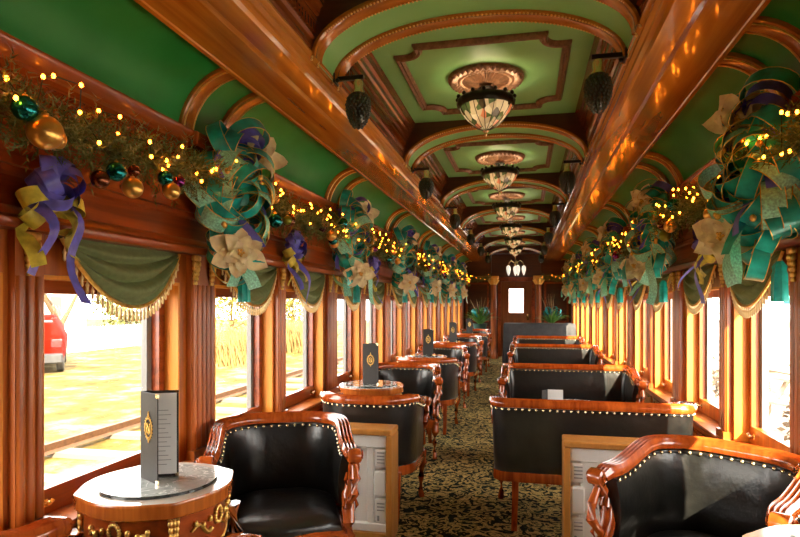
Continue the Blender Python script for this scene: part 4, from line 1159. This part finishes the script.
def bush(nm, lab, cat, loc, rx, rz_, mt, seed, n=1600, leaf=.10, group=None, trunk=True):
    r = random.Random(seed); root = thing(nm, lab, cat, loc, 0, group); m = MB(); blobs = [(V((r.uniform(-.6, .6) * rx, r.uniform(-.6, .6) * rx, rz_ * r.uniform(.5, 1.4))), r.uniform(.3, .6) * rx) for _ in range(9)]
    for i in range(n):
        c, rr = blobs[i % 9]; d = V((r.gauss(0, 1), r.gauss(0, 1), r.gauss(0, 1))).normalized(); p = c + d * rr * r.uniform(.6, 1.05)
        if p.z < .05: p.z = abs(p.z) * .3 + .05
        a = V((r.gauss(0, 1), r.gauss(0, 1), r.gauss(0, 1))).normalized(); b = a.cross(d).normalized(); l = leaf * r.uniform(.6, 1.3)
        m.add([p - a * l, p + b * l * .5, p + a * l, p - b * l * .5], [[0, 1, 2, 3]])
    m.build('foliage', mt, root, smooth=0, recalc=False)
    if trunk:
        m = MB(); m.tube([(0, 0, 0), (0, .03, rz_ * .5), (.05, 0, rz_)], [.07, .06, .04], 6)
        for i in range(4): c, rr = blobs[i]; m.tube([(0, .02, rz_ * .3), tuple(c)], [.04, .015], 5)
        m.build('stem', BARK, root)
    return root
b0 = bush('leafy_bush', 'yellow green bush behind the white fence, nearest left window', 'bush', (-18.6, 24.5, GR), 1.6, 1.5, LEAFG, 3)
bush('yellow_tree', 'yellow leafed tree seen through the second left window', 'tree', (-12.5, 23.5, GR), 2.3, 2.4, LEAFY, 5, 2600)
bush('yellow_tree', 'yellow leafed tree seen through the third left window', 'tree', (-12.5, 30.4, GR), 2.2, 2.6, LEAFY, 9, 2600)
def grass_clump(lab, loc, seed, n=900, h=1.1, wx=1.0, wy=2.2):
    r = random.Random(seed); m = MB()
    for i in range(n):
        x, y = r.uniform(-wx, wx), r.uniform(-wy, wy); hh = h * r.uniform(.5, 1.1); dx, dy = r.gauss(0, .2), r.gauss(0, .2); w = .014
        m.add([(x - w, y - w, 0), (x + w, y + w, 0), (x + dx * .6 + w, y + dy * .6, hh * .7), (x + dx, y + dy, hh)], [[0, 1, 2, 3]])
    o = m.build('tall_grass', STRAW, None, loc, 0, False); tag(o, lab, 'grass', None, 'stuff')
grass_clump('tall dry grass seen through the second left window', (-8.8, 16.9, GR), 4, 900, 1.1, 1.0, 1.5)
grass_clump('tall dry grass seen through the third left window', (-8.8, 21.9, GR), 6, 1100, 1.2, 1.0, 1.6)
# right hand side
um = thing('garden_umbrella', 'teal garden umbrella outside the nearest right window', 'umbrella', (7.4, 15.2, GR))
m = MB(); n = 8
rows = [[(1.25 * k * cos(2 * pi * i / n), 1.25 * k * sin(2 * pi * i / n), z) for i in range(n)] for k, z in ((.01, 2.55), (.5, 2.35), (1, 2.0), (1, 1.85), (.98, 1.99), (.5, 2.33), (.01, 2.5))]
m.grid(rows, closeu=True); m.build('canopy', plain('teal_canvas', (.01, .16, .15), .7), um, smooth=0)
MB().tube([(0, 0, 0), (0, 0, 2.6)], .025, 8).build('pole', WHITEW, um)
MB().lathe([(.001, 0), (.3, 0), (.3, .06), (.06, .1), (.001, .1)], n=20).build('base', GREYP, um)
sh = thing('shed', 'low white shed with grey roof outside the nearest right window', 'shed', (8.6, 18.5, GR))
m = MB(); m.bx(-1.1, 1.1, -1, 1, 0, 1.2); m.build('shed_wall', WHITEW, sh, smooth=0); MB().bx(-1.25, 1.25, -1.15, 1.15, 1.2, 1.38, .02).build('shed_roof', plain('shed_roof_grey', (.24, .22, .20), .8), sh)
def picnic(loc, lab, rz):
    root = thing('picnic_table', lab, 'table', loc, rz, 'pale picnic tables outside the right windows')
    m = MB()
    for i in range(5): m.bx(-.38 + i * .155, -.24 + i * .155, -.9, .9, .70, .74)
    m.build('table_top', PALE, root, smooth=0)
    for q in (-1, 1):
        MB().bx(q * .62 - .13, q * .62 + .13, -.9, .9, .40, .44).build('bench', PALE, root, smooth=0)
        m = MB()
        for u in (-1, 1): m.tube([(u * .7, q * .65, 0), (u * .2, q * .65, .70)], .04, 6)
        m.tube([(-.74, q * .65, .37), (.74, q * .65, .37)], .035, 6); m.build('trestle', PALE, root, smooth=0)
    return root
picnic((4.6, 9.4, GR), 'pale picnic table outside the nearest right window', .4); picnic((5.0, 13.4, GR), 'pale picnic table outside the second right window', .2)
bush('dry_shrub', 'small grey dry shrub outside the nearest right window', 'bush', (3.75, 7.9, GR), .5, .5, plain('grey_leaves', (.07, .055, .035), .8, 0, 0, .4, 4), 31, 500, .05)
bush('dry_shrub', 'small grey dry shrub outside the second right window', 'bush', (3.9, 11.3, GR), .5, .6, plain('grey_twigs', (.08, .06, .04), .8, 0, 0, .4, 4), 32, 500, .05)
wf = thing('low_white_wall', 'low white wall beyond the picnic tables on the right', 'wall', (10, 16, GR)); m = MB(); m.bx(-.1, .1, -12, 20, 0, .9); m.build('wall_face', WHITEW, wf, smooth=0); MB().bx(-.16, .16, -12, 20, .9, .98).build('coping', PALE, wf, smooth=0)
# ------------------------------------------------------------------ light, camera, colour
w = bpy.data.worlds.new('world'); SC.world = w; w.use_nodes = True
nt = w.node_tree; bgd = nt.nodes['Background']
bgd.inputs['Color'].default_value = (1.0, .955, .87, 1); bgd.inputs['Strength'].default_value = 6.5
sun = bpy.data.lights.new('sun', 'SUN'); sun.energy = 20; sun.angle = radians(.6); sun.color = (1, .86, .62)
so = bpy.data.objects.new('sun', sun); COL.objects.link(so); so.rotation_euler = V((-.50, .83, -.64)).to_track_quat('-Z', 'Y').to_euler()
cam = bpy.data.cameras.new('camera'); co = bpy.data.objects.new('camera', cam); COL.objects.link(co); SC.camera = co
F, VPX, VPY = 580, 526, 303
co.location = (.252, 0, 1.43); co.rotation_euler = (pi / 2, 0, math.atan((VPX - 400) / F))
cam.sensor_width = 36; cam.lens = F / 800 * 36; cam.shift_y = (VPY - 268.5) / 800; cam.clip_start = .05
SC.view_settings.view_transform = 'Standard'; SC.view_settings.look = 'None'; SC.view_settings.exposure = .95; SC.view_settings.gamma = 1
SC.view_settings.use_curve_mapping = False
SC.cycles.use_denoising = True
SC.cycles.max_bounces = 10; SC.cycles.diffuse_bounces = 6; SC.cycles.transparent_max_bounces = 16
SC.cycles.sample_clamp_indirect = 8
